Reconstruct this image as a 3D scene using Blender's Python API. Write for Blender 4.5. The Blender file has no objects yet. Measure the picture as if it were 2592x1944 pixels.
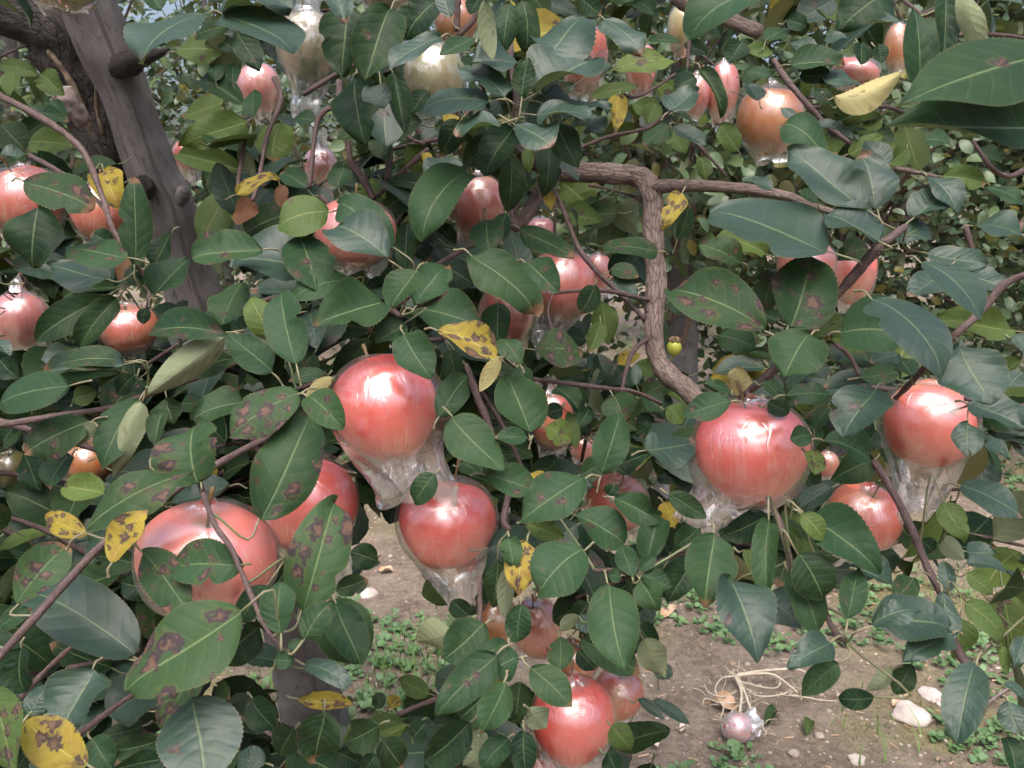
import bpy, math, random
import numpy as np
from mathutils import Vector, Matrix, noise
rnd = random.Random(11)
R_ = math.radians
scene = bpy.context.scene
C = scene.collection
# ------------------------------------------------------------------ camera
W0, H0 = 2592, 1944                       # size of the photograph, in which positions were measured
F = 2245.0                                # focal length in those pixels
CAM = Vector((0, 0, 1.35)); PITCH = R_(12)
cam = bpy.data.cameras.new('camera'); camo = bpy.data.objects.new('camera', cam); C.objects.link(camo)
camo.location = CAM; camo.rotation_euler = (R_(90) - PITCH, 0, 0)
cam.sensor_width = 4.8; cam.lens = 4.8 * F / W0; cam.clip_start = .05; cam.clip_end = 400
cam.dof.use_dof = True; cam.dof.focus_distance = .78; cam.dof.aperture_fstop = 3.6
scene.camera = camo
RT = Vector((1, 0, 0)); FW = Vector((0, math.cos(PITCH), -math.sin(PITCH))); UP = Vector((0, math.sin(PITCH), math.cos(PITCH)))
# ------------------------------------------------------------------ sky and sun (bright overcast, open sky behind the camera)
SUN_EL, SUN_AZ = R_(64), R_(186)           # azimuth clockwise from +Y
w = bpy.data.worlds.new('World'); scene.world = w; w.use_nodes = True
nt = w.node_tree; nt.nodes.clear()
o_ = nt.nodes.new('ShaderNodeOutputWorld'); b_ = nt.nodes.new('ShaderNodeBackground'); s_ = nt.nodes.new('ShaderNodeTexSky')
s_.sky_type = 'NISHITA'; s_.sun_disc = False; s_.sun_elevation = SUN_EL; s_.sun_rotation = SUN_AZ
s_.air_density = 1.0; s_.dust_density = 8.0; s_.ozone_density = 1.0
b_.inputs['Strength'].default_value = .15
nt.links.new(s_.outputs[0], b_.inputs[0]); nt.links.new(b_.outputs[0], o_.inputs[0])
sun = bpy.data.lights.new('sun', 'SUN'); suno = bpy.data.objects.new('sun', sun); C.objects.link(suno)
sun.energy = 1.5; sun.angle = R_(66); sun.color = (.88, .91, 1)
sd = Vector((math.sin(SUN_AZ) * math.cos(SUN_EL), math.cos(SUN_AZ) * math.cos(SUN_EL), math.sin(SUN_EL)))
suno.rotation_euler = sd.to_track_quat('Z', 'Y').to_euler()
suno.location = (0, -3, 6)
scene.view_settings.view_transform = 'Standard'; scene.view_settings.look = 'None'
scene.view_settings.exposure = .98; scene.view_settings.gamma = 1
scene.view_settings.use_curve_mapping = False
scene.render.engine = 'CYCLES'
cy = scene.cycles
cy.use_denoising = True; cy.use_adaptive_sampling = True; cy.adaptive_threshold = .035; cy.max_bounces = 4; cy.diffuse_bounces = 3; cy.glossy_bounces = 2
cy.transmission_bounces = 4; cy.transparent_max_bounces = 14; cy.caustics_reflective = False; cy.caustics_refractive = False
# ------------------------------------------------------------------ helpers
def at(px, py, z):                         # a point z metres in front of the camera, seen at (px, py)
    return CAM + z * (FW + RT * ((px - W0 / 2) / F) - UP * ((py - H0 / 2) / F))
def ground_at(px, py, h=0.0):
    d = FW + RT * ((px - W0 / 2) / F) - UP * ((py - H0 / 2) / F)
    return CAM + d * ((h - CAM.z) / d.z)
def proj(p):
    q = p - CAM; z = q.dot(FW)
    return W0 / 2 + F * q.dot(RT) / z, H0 / 2 - F * q.dot(UP) / z, z
D = W0 / 2212.0                            # display pixels -> photo pixels
CR = {'TL': (0, 0), 'TM': (850, 0), 'TR': (1692, 0), 'ML': (0, 640), 'MM': (850, 640), 'MR': (1692, 640), 'BL': (0, 1264), 'BM': (850, 1264), 'BR': (1692, 1264)}
def cp(k, x, y):
    return CR[k][0] + x / 2.44, CR[k][1] + y / 2.44
def mesh_obj(name, verts, faces, mats, parent=None, uvs=None, tint=None, mi=None, smooth=True, loc=None):
    me = bpy.data.meshes.new(name)
    me.from_pydata([tuple(v) for v in verts], [], [tuple(f) for f in faces])
    fin(me, mats, uvs, tint, mi, smooth)
    ob = bpy.data.objects.new(name, me); C.objects.link(ob)
    if parent: ob.parent = parent
    if loc is not None: ob.location = loc
    return ob
def fin(me, mats, uvs=None, tint=None, mi=None, smooth=True):
    for m in (mats if isinstance(mats, (list, tuple)) else [mats]): me.materials.append(m)
    if smooth: me.polygons.foreach_set('use_smooth', np.ones(len(me.polygons), dtype=bool))
    if mi is not None: me.polygons.foreach_set('material_index', np.asarray(mi, dtype=np.int32))
    if uvs is not None:
        ul = me.uv_layers.new(name='UVMap'); li = np.zeros(len(me.loops), dtype=np.int32); me.loops.foreach_get('vertex_index', li)
        ul.data.foreach_set('uv', np.asarray(uvs, dtype=np.float32)[li].ravel())
    if tint is not None:
        a = me.color_attributes.new('tint', 'FLOAT_COLOR', 'POINT')
        a.data.foreach_set('color', np.asarray(tint, dtype=np.float32).ravel())
    me.update()
def empty(name, loc, label=None, cat=None, group=None):
    o = bpy.data.objects.new(name, None); C.objects.link(o); o.location = loc; o.empty_display_size = .05
    if label: tag(o, label, cat, group)
    return o
def tag(o, label, cat, group=None, kind=None):
    if label: o['label'] = label
    if cat: o['category'] = cat
    if group: o['group'] = group
    if kind: o['kind'] = kind
    return o
class Acc:                                  # collects geometry for one mesh
    def __init__(s): s.v = []; s.f = []; s.uv = []; s.t = []; s.mi = []; s.n = 0
    def add(s, v, f, uv=None, t=None, mi=0):
        v = np.asarray(v, dtype=np.float64); f = np.asarray(f, dtype=np.int64)
        s.v.append(v); s.f.extend((f + s.n).tolist()); s.n += len(v); s.mi.extend([mi] * len(f))
        s.uv.append(np.zeros((len(v), 2)) if uv is None else uv)
        s.t.append(np.tile(np.array(t if t is not None else (0, 0, .5, .5), dtype=np.float64), (len(v), 1)))
    def mesh(s, name, mats, smooth=True):
        me = bpy.data.meshes.new(name); v = np.concatenate(s.v)
        me.from_pydata(v.tolist(), [], s.f)
        fin(me, mats, np.concatenate(s.uv), np.concatenate(s.t), s.mi, smooth)
        return me
    def build(s, name, mats, parent=None, smooth=True):
        ob = bpy.data.objects.new(name, s.mesh(name, mats, smooth)); C.objects.link(ob)
        if parent: ob.parent = parent
        return ob
def spline(pts, n):                         # Catmull-Rom through rows of pts (any number of columns)
    P = np.asarray(pts, dtype=np.float64)
    if len(P) == 2: P = np.vstack([P[0], (P[0] + P[1]) / 2, P[1]])
    P = np.vstack([2 * P[0] - P[1], P, 2 * P[-1] - P[-2]]); out = []
    for i in range(1, len(P) - 2):
        for k in range(n):
            t = k / n; a, b, c, d = P[i - 1], P[i], P[i + 1], P[i + 2]
            out.append(.5 * (2 * b + (c - a) * t + (2 * a - 5 * b + 4 * c - d) * t * t + (3 * b - a - 3 * c + d) * t ** 3))
    out.append(P[-2]); return np.array(out)
def tube(pts, sides=8, n=4, rough=0.0, freq=40, seed=0, cap=True, lump=0.0):   # pts rows x y z r
    S = spline(pts, n); P = S[:, :3]; r = np.maximum(S[:, 3], 1e-4)
    T = np.gradient(P, axis=0); T /= np.linalg.norm(T, axis=1)[:, None] + 1e-12
    ref = np.array([.31, .2, .93]); ref = ref - T[0] * ref.dot(T[0]); ref /= np.linalg.norm(ref)
    V = []; UV = []; L = 0
    for i in range(len(P)):
        ref = ref - T[i] * ref.dot(T[i]); ref /= np.linalg.norm(ref) + 1e-12
        bn = np.cross(T[i], ref)
        if i: L += np.linalg.norm(P[i] - P[i - 1])
        for k in range(sides):
            a = 2 * math.pi * k / sides; d = ref * math.cos(a) + bn * math.sin(a); q = P[i] + d * r[i]
            if rough:
                nz = noise.noise(Vector(q * freq + seed)); nz2 = noise.noise(Vector(q * freq * .28 + seed + 9))
                q = P[i] + d * r[i] * (1 + rough * nz + lump * nz2)
            V.append(q); UV.append((k / sides, L))
    Fs = [(i * sides + k, i * sides + (k + 1) % sides, (i + 1) * sides + (k + 1) % sides, (i + 1) * sides + k) for i in range(len(P) - 1) for k in range(sides)]
    V = np.array(V); UV = np.array(UV)
    if cap:                                  # rounded ends
        for e, i, sg in ((0, 0, -1), (1, len(P) - 1, 1)):
            V = np.vstack([V, P[i] + T[i] * sg * r[i] * .5]); UV = np.vstack([UV, (0, L * e)]); c = len(V) - 1; b0 = i * sides
            for k in range(sides):
                a, b = b0 + k, b0 + (k + 1) % sides
                Fs.append((b, a, c) if sg < 0 else (a, b, c))
    return V, Fs, UV
def tube_acc(acc, pts, mi=0, **kw):
    V, Fs, UV = tube(pts, **kw)
    q = [f for f in Fs if len(f) == 4]; t = [f for f in Fs if len(f) == 3]
    base = acc.n; acc.v.append(V); acc.n += len(V); acc.uv.append(UV)
    acc.t.append(np.tile(np.array((0, 0, .5, .5)), (len(V), 1)))
    acc.f.extend([tuple(i + base for i in f) for f in q + t]); acc.mi.extend([mi] * len(Fs))
# ------------------------------------------------------------------ materials
class NG:
    def __init__(s, name):
        s.m = bpy.data.materials.new(name); s.m.use_nodes = True; s.t = s.m.node_tree; s.t.nodes.clear()
        s.out = s.n('ShaderNodeOutputMaterial')
    def n(s, typ, **kw):
        nd = s.t.nodes.new(typ)
        for k, v in kw.items(): setattr(nd, k, v)
        return nd
    def put(s, sock, val):
        if val is None: return
        if isinstance(val, bpy.types.NodeSocket): s.t.links.new(val, sock)
        elif isinstance(val, (int, float)) and hasattr(sock.default_value, '__len__'): sock.default_value = (val, val, val, 1)[:len(sock.default_value)]
        elif hasattr(val, '__len__') and len(val) == 3 and len(sock.default_value) == 4: sock.default_value = (*val, 1)
        else: sock.default_value = val
    def math(s, op, a, b=None, c=None, clamp=False):
        nd = s.n('ShaderNodeMath', operation=op, use_clamp=clamp)
        for i, x in enumerate((a, b, c)):
            if x is not None: s.put(nd.inputs[i], x)
        return nd.outputs[0]
    def vmath(s, op, a, b=None):
        nd = s.n('ShaderNodeVectorMath', operation=op); s.put(nd.inputs[0], a)
        if b is not None: s.put(nd.inputs[1], b)
        return nd.outputs[0]
    def mix(s, f, a, b):
        nd = s.n('ShaderNodeMix', data_type='RGBA'); s.put(nd.inputs[0], f); s.put(nd.inputs[6], a); s.put(nd.inputs[7], b); return nd.outputs[2]
    def noise(s, vec, scale, detail=3, rough=.55, dist=0):
        nd = s.n('ShaderNodeTexNoise'); s.put(nd.inputs['Vector'], vec); s.put(nd.inputs['Scale'], scale); s.put(nd.inputs['Detail'], detail)
        s.put(nd.inputs['Roughness'], rough); s.put(nd.inputs['Distortion'], dist); return nd.outputs[0]
    def voro(s, vec, scale, feature='F1', rand=1):
        nd = s.n('ShaderNodeTexVoronoi', feature=feature); s.put(nd.inputs['Vector'], vec); s.put(nd.inputs['Scale'], scale); s.put(nd.inputs['Randomness'], rand); return nd.outputs['Distance']
    def ramp(s, x, lo, hi, a=0., b=1.):
        nd = s.n('ShaderNodeMapRange', interpolation_type='SMOOTHSTEP'); s.put(nd.inputs[0], x); s.put(nd.inputs[1], lo); s.put(nd.inputs[2], hi); s.put(nd.inputs[3], a); s.put(nd.inputs[4], b); return nd.outputs[0]
    def xyz(s, v):
        nd = s.n('ShaderNodeSeparateXYZ'); s.put(nd.inputs[0], v); return nd.outputs
    def cxyz(s, x, y, z):
        nd = s.n('ShaderNodeCombineXYZ')
        for i, q in enumerate((x, y, z)): s.put(nd.inputs[i], q)
        return nd.outputs[0]
    def bump(s, h, strength, dist, normal=None):
        nd = s.n('ShaderNodeBump'); s.put(nd.inputs['Height'], h); s.put(nd.inputs['Strength'], strength); s.put(nd.inputs['Distance'], dist)
        if normal is not None: s.put(nd.inputs['Normal'], normal)
        return nd.outputs[0]
    def pbsdf(s, col, rough, normal=None, spec=.5, **kw):
        nd = s.n('ShaderNodeBsdfPrincipled'); s.put(nd.inputs['Base Color'], col); s.put(nd.inputs['Roughness'], rough); s.put(nd.inputs['Specular IOR Level'], spec)
        if normal is not None: s.put(nd.inputs['Normal'], normal)
        for k, v in kw.items(): s.put(nd.inputs[k], v)
        return nd.outputs[0]
    def mixs(s, f, a, b):
        nd = s.n('ShaderNodeMixShader'); s.put(nd.inputs[0], f); s.t.links.new(a, nd.inputs[1]); s.t.links.new(b, nd.inputs[2]); return nd.outputs[0]
    def done(s, sh): s.t.links.new(sh, s.out.inputs[0]); return s.m

def leaf_material(name='apple_leaf', far=False):
    g = NG(name); tc = g.n('ShaderNodeUVMap').outputs[0]; u_, v_, _ = g.xyz(tc)[:3]
    at_ = g.n('ShaderNodeAttribute', attribute_name='tint'); tr, tg, tb = g.xyz(at_.outputs['Vector'])[:3]; seed = at_.outputs['Alpha']
    u = g.math('SUBTRACT', g.math('MULTIPLY', u_, 2), 1); au = g.math('ABSOLUTE', u)
    P = g.cxyz(g.math('MULTIPLY', u, .62), g.math('MULTIPLY', v_, 2), g.math('MULTIPLY', seed, 53))
    n1 = g.noise(P, 2.0, 2)
    base = g.mix(tb, (.032, .068, .044), (.105, .165, .098)) if far else g.mix(tb, (.005, .018, .011), (.027, .065, .031))  # far leaves paler: sky brightness and glints put into their colour
    base = g.mix(g.math('MULTIPLY', tr, -2, clamp=True), base, (.024, .048, .044))  # negative tint: blue sky sheen painted into the leaf colour
    base = g.mix(g.ramp(n1, .35, .7, 0, .45), base, (.026, .052, .018))
    yel = g.mix(g.ramp(n1, .3, .7), (.29, .225, .03), (.24, .16, .035))
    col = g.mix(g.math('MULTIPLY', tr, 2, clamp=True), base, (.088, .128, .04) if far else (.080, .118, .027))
    col = g.mix(g.math('SUBTRACT', g.math('MULTIPLY', tr, 2), 1, clamp=True), col, yel)
    mid = g.ramp(au, .012, .045, 1, 0)
    vein = g.math('MULTIPLY', mid, .65); spot = None; nr = None; n2 = .5
    if not far:
        n2 = g.noise(P, 8, 3); n3 = g.noise(P, 30, 2)
        lv = g.math('ABSOLUTE', g.math('SUBTRACT', g.math('FRACT', g.math('ADD', g.math('MULTIPLY', g.math('SUBTRACT', v_, g.math('MULTIPLY', g.math('POWER', au, 1.3), .19)), 7), g.math('ADD', g.math('MULTIPLY', n1, .5), g.ramp(u, -.01, .01, 0, .45)))), .5))
        lat = g.math('MULTIPLY', g.ramp(lv, .0, .07, 1, 0), g.ramp(au, .6, .95, 1, 0))
        vein = g.math('MAXIMUM', vein, g.math('MULTIPLY', lat, .13))
        col = g.mix(vein, col, g.mix(tr, (.14, .19, .09), (.4, .36, .1)))
        col = g.mix(g.math('MULTIPLY', n3, .22), col, (.03, .055, .02))
        col = g.mix(g.math('MULTIPLY', g.ramp(au, .95, 1), .35), col, (.14, .11, .05))
        # a few purple-brown blotches with paler hearts
        Pw = g.vmath('ADD', P, g.vmath('MULTIPLY', g.cxyz(g.math('SUBTRACT', n2, .5), g.math('SUBTRACT', g.noise(P, 7.3, 2), .5), 0), (.42, .42, 0)))
        vo = g.n('ShaderNodeTexVoronoi', feature='F1', voronoi_dimensions='2D'); g.put(vo.inputs['Vector'], g.vmath('ADD', Pw, g.cxyz(g.math('MULTIPLY', seed, 31), g.math('MULTIPLY', seed, 17), 0))); g.put(vo.inputs['Scale'], 2.7); cr_, cg, _b = g.xyz(vo.outputs['Color'])[:3]
        has = g.ramp(g.math('SUBTRACT', g.math('MULTIPLY', tg, .62), cr_), -.04, .0)
        rad = g.math('ADD', .13, g.math('MULTIPLY', g.math('POWER', cg, 1.6), .36)); rad = g.math('MULTIPLY', rad, g.math('ADD', .7, g.math('MULTIPLY', tg, .75)))
        rr = g.math('DIVIDE', vo.outputs['Distance'], rad)
        spot = g.math('MULTIPLY', has, g.ramp(rr, .72, 1.08, 1, 0))
        spot = g.math('MAXIMUM', spot, g.ramp(tg, 1.1, 1.25))
        core = g.ramp(rr, .2, .6, .8, 0)
        spc = g.mix(core, (.034, .022, .030), (.13, .072, .05))
        col = g.mix(g.math('MULTIPLY', g.ramp(rr, 1.0, 1.5, .35, 0), has), col, (.10, .10, .03))
        col = g.mix(g.math('MULTIPLY', spot, .92), col, spc)
        col = g.mix(g.ramp(tg, 1.1, 1.25, 0, .7), col, g.mix(n1, (.17, .07, .025), (.10, .05, .03)))
        tip = g.math('MULTIPLY', g.ramp(g.math('ADD', v_, g.math('MULTIPLY', n2, .12)), .93, 1.0), g.ramp(g.math('FRACT', g.math('MULTIPLY', seed, 7.3)), .80, .85)); col = g.mix(g.math('MULTIPLY', tip, .8), col, (.16, .085, .05))
        hgt = g.math('ADD', g.math('MULTIPLY', g.ramp(lv, 0, .35), .35), g.math('MULTIPLY', g.ramp(au, 0, .1), .45))
        hgt = g.math('ADD', g.math('ADD', hgt, g.math('MULTIPLY', n1, 2.4)), g.math('MULTIPLY', n2, .1))
        nr = g.bump(hgt, .36, .0012)
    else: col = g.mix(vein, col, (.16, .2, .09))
    back = g.n('ShaderNodeNewGeometry').outputs['Backfacing']
    bcol = g.mix(tr, (.15, .19, .12), (.42, .36, .16))
    bcol = g.mix(g.math('MULTIPLY', vein, .6), bcol, (.26, .28, .17))
    if spot is not None: bcol = g.mix(g.math('MULTIPLY', spot, .6), bcol, (.10, .07, .05))
    colr = g.mix(back, col, bcol)
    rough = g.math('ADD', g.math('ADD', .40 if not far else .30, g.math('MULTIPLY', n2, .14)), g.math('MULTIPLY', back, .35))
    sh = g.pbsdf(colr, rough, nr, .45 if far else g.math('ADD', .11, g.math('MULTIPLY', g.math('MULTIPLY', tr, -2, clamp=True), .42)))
    tl = g.n('ShaderNodeBsdfTranslucent'); g.put(tl.inputs[0], g.mix(.5, g.mix(tr, (.10, .19, .03), (.6, .5, .05)), g.mix(.35, col, (.12, .2, .03))))
    return g.done(g.mixs(.12, sh, tl.outputs[0]))
def plain(name, col, col2=None, rough=.6, scale=30, bump=.0, spec=.4, bscale=None, bdist=.001, coord='Object'):
    g = NG(name); tc = g.n('ShaderNodeTexCoord').outputs[coord]
    n = g.noise(tc, scale, 4); c = g.mix(g.ramp(n, .35, .68), col, col2 or col)
    nr = g.bump(g.noise(tc, bscale or scale * 2, 4), bump, bdist) if bump else None
    return g.done(g.pbsdf(c, rough, nr, spec))
def bark_material(name, c1, c2, c3, su=5, sv=60, scaly=.0, bd=.003, lent=0):
    g = NG(name); uv = g.n('ShaderNodeUVMap').outputs[0]; u, v, _ = g.xyz(uv)[:3]
    ang = g.math('MULTIPLY', u, 2 * math.pi)
    P = g.cxyz(g.math('MULTIPLY', g.math('COSINE', ang), su), g.math('MULTIPLY', g.math('SINE', ang), su), g.math('MULTIPLY', v, sv))
    n1 = g.noise(P, .45, 4); n2 = g.noise(P, 1.7, 5, .65); 
    P2 = g.cxyz(g.math('MULTIPLY', g.math('COSINE', ang), su), g.math('MULTIPLY', g.math('SINE', ang), su), g.math('MULTIPLY', v, sv * .45))
    st = g.noise(P2, 2.2, 5, .6)
    c = g.mix(g.ramp(n1, .32, .66), c1, c2); c = g.mix(g.ramp(st, .52, .72, 0, .75), c, c3)
    h = g.math('ADD', g.math('MULTIPLY', st, .9), g.math('MULTIPLY', n2, .5))
    if scaly:
        e = g.voro(g.vmath('ADD', P, g.vmath('MULTIPLY', g.cxyz(n2, n2, n2), (.5, .5, .5))), 1.25, 'DISTANCE_TO_EDGE')
        k = g.ramp(e, 0, .12); h = g.math('ADD', h, g.math('MULTIPLY', k, scaly)); c = g.mix(g.math('MULTIPLY', g.math('SUBTRACT', 1, k), .7), c, c3)
    if lent:
        e = g.voro(P, 1.6); k = g.ramp(e, .12, .2, 1, 0); c = g.mix(g.math('MULTIPLY', k, lent), c, (.42, .36, .32)); h = g.math('ADD', h, g.math('MULTIPLY', k, .5))
    return g.done(g.pbsdf(c, .72, g.bump(h, .8, bd), .3))
def apple_material(name, red, amber, pale, cover):
    g = NG(name); P = g.n('ShaderNodeTexCoord').outputs['Object']; rn = g.n('ShaderNodeObjectInfo').outputs['Random']
    P1 = g.vmath('ADD', P, g.cxyz(rn, g.math('MULTIPLY', rn, 7), 0)); x, y, z = g.xyz(P)[:3]
    ang = g.math('ARCTAN2', y, x)
    sv = g.cxyz(g.math('MULTIPLY', g.math('COSINE', ang), 1), g.math('MULTIPLY', g.math('SINE', ang), 1), g.math('ADD', g.math('MULTIPLY', z, 5), g.math('MULTIPLY', rn, 40)))
    st = g.noise(sv, 13, 4, .6); big = g.noise(P1, 17, 2)
    zz = g.ramp(z, -.045, -.005, -.16, .06)
    f = g.math('ADD', g.math('ADD', g.math('MULTIPLY', st, .8), g.math('MULTIPLY', big, 1.05)), zz)
    f = g.math('ADD', f, cover - .77)
    c = g.mix(g.ramp(f, .46, .74), amber, red); c = g.mix(g.ramp(f, .28, .5, 1, 0), c, pale)
    c = g.mix(g.ramp(st, .55, .75, 0, .28), c, g.mix(.5, red, (.30, .02, .03)))
    d = g.voro(P1, 300); dots = g.ramp(d, .10, .22, .34, 0); c = g.mix(dots, c, (.78, .58, .34))
    rd = g.math('SQRT', g.math('ADD', g.math('MULTIPLY', x, x), g.math('MULTIPLY', y, y)))
    c = g.mix(g.math('MULTIPLY', g.ramp(rd, .004, .012, 1, 0), .7), c, (.25, .2, .06))
    nr = g.bump(g.noise(P1, 60, 3), .12, .001)
    return g.done(g.pbsdf(c, g.math('ADD', .3, g.math('MULTIPLY', big, .12)), nr, .5))
def film_material(name='clear_plastic_film', haze=.012):
    g = NG(name); P = g.n('ShaderNodeTexCoord').outputs['Object']
    oi = g.n('ShaderNodeObjectInfo').outputs['Random']; P1 = g.vmath('ADD', P, g.cxyz(oi, g.math('MULTIPLY', oi, 3), g.math('MULTIPLY', oi, 5)))
    at_ = g.n('ShaderNodeAttribute', attribute_name='tint'); loose = g.xyz(at_.outputs['Vector'])[0]        # 0 hugging the fruit, 1 hanging free
    sv = g.vmath('MULTIPLY', P1, (1.0, 1.0, .38))
    msk = g.ramp(g.noise(P1, 15, 1), .36, .56)                                                               # creases come in patches
    cr = g.math('ABSOLUTE', g.math('SUBTRACT', g.noise(sv, 46, 2, .5, .8), .5))
    line = g.ramp(cr, 0, .03, 1, 0); crs = g.math('MULTIPLY', line, g.math('MAXIMUM', msk, loose))
    h = g.math('ADD', g.math('MULTIPLY', crs, g.math('SUBTRACT', -.3, g.math('MULTIPLY', loose, .5))), g.math('MULTIPLY', g.noise(P1, 20, 1), g.math('ADD', .45, g.math('MULTIPLY', loose, 1.5))))
    nr = g.bump(h, .42, .0015)
    I = g.n('ShaderNodeNewGeometry').outputs['Incoming']; dn = g.n('ShaderNodeVectorMath', operation='DOT_PRODUCT'); g.put(dn.inputs[0], I); g.put(dn.inputs[1], nr)
    c = g.math('ABSOLUTE', dn.outputs['Value']); fac = g.math('ADD', .215, g.math('MULTIPLY', g.math('POWER', g.math('SUBTRACT', 1, c, clamp=True), 4.5), .34), clamp=True)
    fac = g.math('ADD', fac, g.math('ADD', g.math('MULTIPLY', crs, g.math('ADD', .05, g.math('MULTIPLY', loose, .08))), g.math('MULTIPLY', loose, .13)), clamp=True)
    gl = g.n('ShaderNodeBsdfGlossy'); g.put(gl.inputs['Color'], (1, 1, 1)); g.put(gl.inputs['Roughness'], g.math('SUBTRACT', .26, g.math('MULTIPLY', loose, .12))); g.put(gl.inputs['Normal'], nr)
    tp = g.n('ShaderNodeBsdfTransparent'); g.put(tp.inputs[0], (.985, .985, .99))
    df = g.n('ShaderNodeBsdfDiffuse'); g.put(df.inputs[0], (.88, .87, .92)); g.put(df.inputs['Normal'], nr)
    tl = g.n('ShaderNodeBsdfTranslucent'); g.put(tl.inputs[0], (.88, .87, .92))
    hz = g.mixs(.30, df.outputs[0], tl.outputs[0])
    body = g.mixs(g.math('ADD', g.math('ADD', haze, g.math('MULTIPLY', loose, .17)), g.math('MULTIPLY', crs, g.math('ADD', .06, g.math('MULTIPLY', loose, .2)))), tp.outputs[0], hz)
    return g.done(g.mixs(fac, body, gl.outputs[0]))
def ground_material():
    g = NG('soil'); P = g.n('ShaderNodeTexCoord').outputs['Object']
    n1 = g.noise(P, 1.1, 5); n2 = g.noise(P, 6, 5, .6); n3 = g.noise(P, 45, 4, .65); n4 = g.noise(P, 170, 3)
    c = g.mix(g.ramp(n2, .3, .7), (.138, .107, .083), (.24, .195, .155)); c = g.mix(g.ramp(n3, .42, .75, 0, .6), c, (.33, .265, .205))
    c = g.mix(g.ramp(n3, .22, .42, .55, 0), c, (.10, .068, .045))
    moss = g.math('MULTIPLY', g.ramp(n1, .48, .62), g.ramp(n2, .36, .6))
    c = g.mix(g.math('MULTIPLY', moss, .62), c, g.mix(n3, (.10, .11, .025), (.19, .17, .05)))
    v = g.voro(P, 85); peb = g.ramp(v, .16, .3, 1, 0); c = g.mix(g.math('MULTIPLY', peb, g.ramp(n4, .5, .6, 0, .8)), c, (.42, .35, .28))
    h = g.math('ADD', g.math('ADD', g.math('MULTIPLY', n3, 1.0), g.math('MULTIPLY', n4, .35)), g.math('MULTIPLY', peb, .5))
    return g.done(g.pbsdf(c, .95, g.bump(h, .9, .012), .15))
M = {}
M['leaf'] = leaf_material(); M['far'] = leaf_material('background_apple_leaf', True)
M['petiole'] = plain('petiole', (.13, .17, .08), (.17, .15, .09), .5, 40)
M['twig'] = bark_material('twig_bark', (.070, .044, .042), (.115, .078, .073), (.038, .025, .024), 2.2, 260, 0, .0006, .8)
M['limb'] = bark_material('scaly_bark', (.19, .135, .115), (.28, .215, .19), (.07, .045, .038), 2.6, 46, .35, .0035, .3)
M['trunk'] = bark_material('smooth_grey_bark', (.105, .095, .096), (.175, .160, .160), (.036, .032, .031), 2.4, 26, 0, .004, 0)
M['darkbark'] = bark_material('dark_rough_bark', (.020, .017, .017), (.052, .042, .039), (.008, .007, .007), 3.2, 34, .15, .012, 0)
M['heart'] = plain('torn_wood', (.20, .155, .11), (.07, .05, .035), .8, 60, .6, .2, 90, .003)
M['stem'] = plain('fruit_stem', (.12, .09, .04), (.2, .12, .06), .6, 60)
M['film'] = film_material(); M['filmmilky'] = film_material('creased_milky_film', .06); M['filmwhite'] = film_material('white_crumpled_film', .30)
M['red'] = apple_material('apple_skin_red', (.80, .115, .092), (.82, .27, .13), (.76, .48, .19), .62)
M['mix'] = apple_material('apple_skin_blush', (.72, .135, .092), (.76, .31, .135), (.70, .47, .19), .47)
M['pink'] = apple_material('apple_skin_pink', (.78, .19, .155), (.78, .33, .19), (.74, .52, .27), .52)
M['yel'] = apple_material('apple_skin_yellow', (.56, .27, .09), (.54, .43, .16), (.46, .44, .19), .24)
M['amber'] = apple_material('apple_skin_amber', (.66, .22, .07), (.68, .36, .10), (.60, .42, .14), .50)
M['green'] = apple_material('apple_skin_shaded_green', (.30, .22, .06), (.26, .25, .07), (.22, .25, .07), .3)  # yellow skin darkened: shade of the foliage put into the colour
M['soil'] = ground_material()
M['weed'] = plain('weed_leaf', (.075, .155, .055), (.14, .235, .095), .5, 9, 0, .5)
M['grass'] = plain('grass_blade', (.10, .22, .05), (.19, .32, .09), .5, 6)
M['stone'] = plain('pale_stone', (.46, .39, .35), (.62, .54, .50), .8, 25, .6, .3, 60, .004)
M['pebble'] = plain('pebble', (.30, .24, .19), (.5, .42, .36), .85, 7)
M['dry'] = plain('dry_stem', (.62, .55, .42), (.48, .40, .30), .8, 40)
M['stick'] = plain('dead_twig', (.16, .12, .11), (.26, .21, .19), .85, 40)
M['litter'] = plain('fallen_leaf', (.40, .25, .14), (.58, .40, .28), .7, 30)
M['litterpale'] = plain('fallen_pale_leaf', (.66, .50, .42), (.75, .62, .54), .7, 30)
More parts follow.
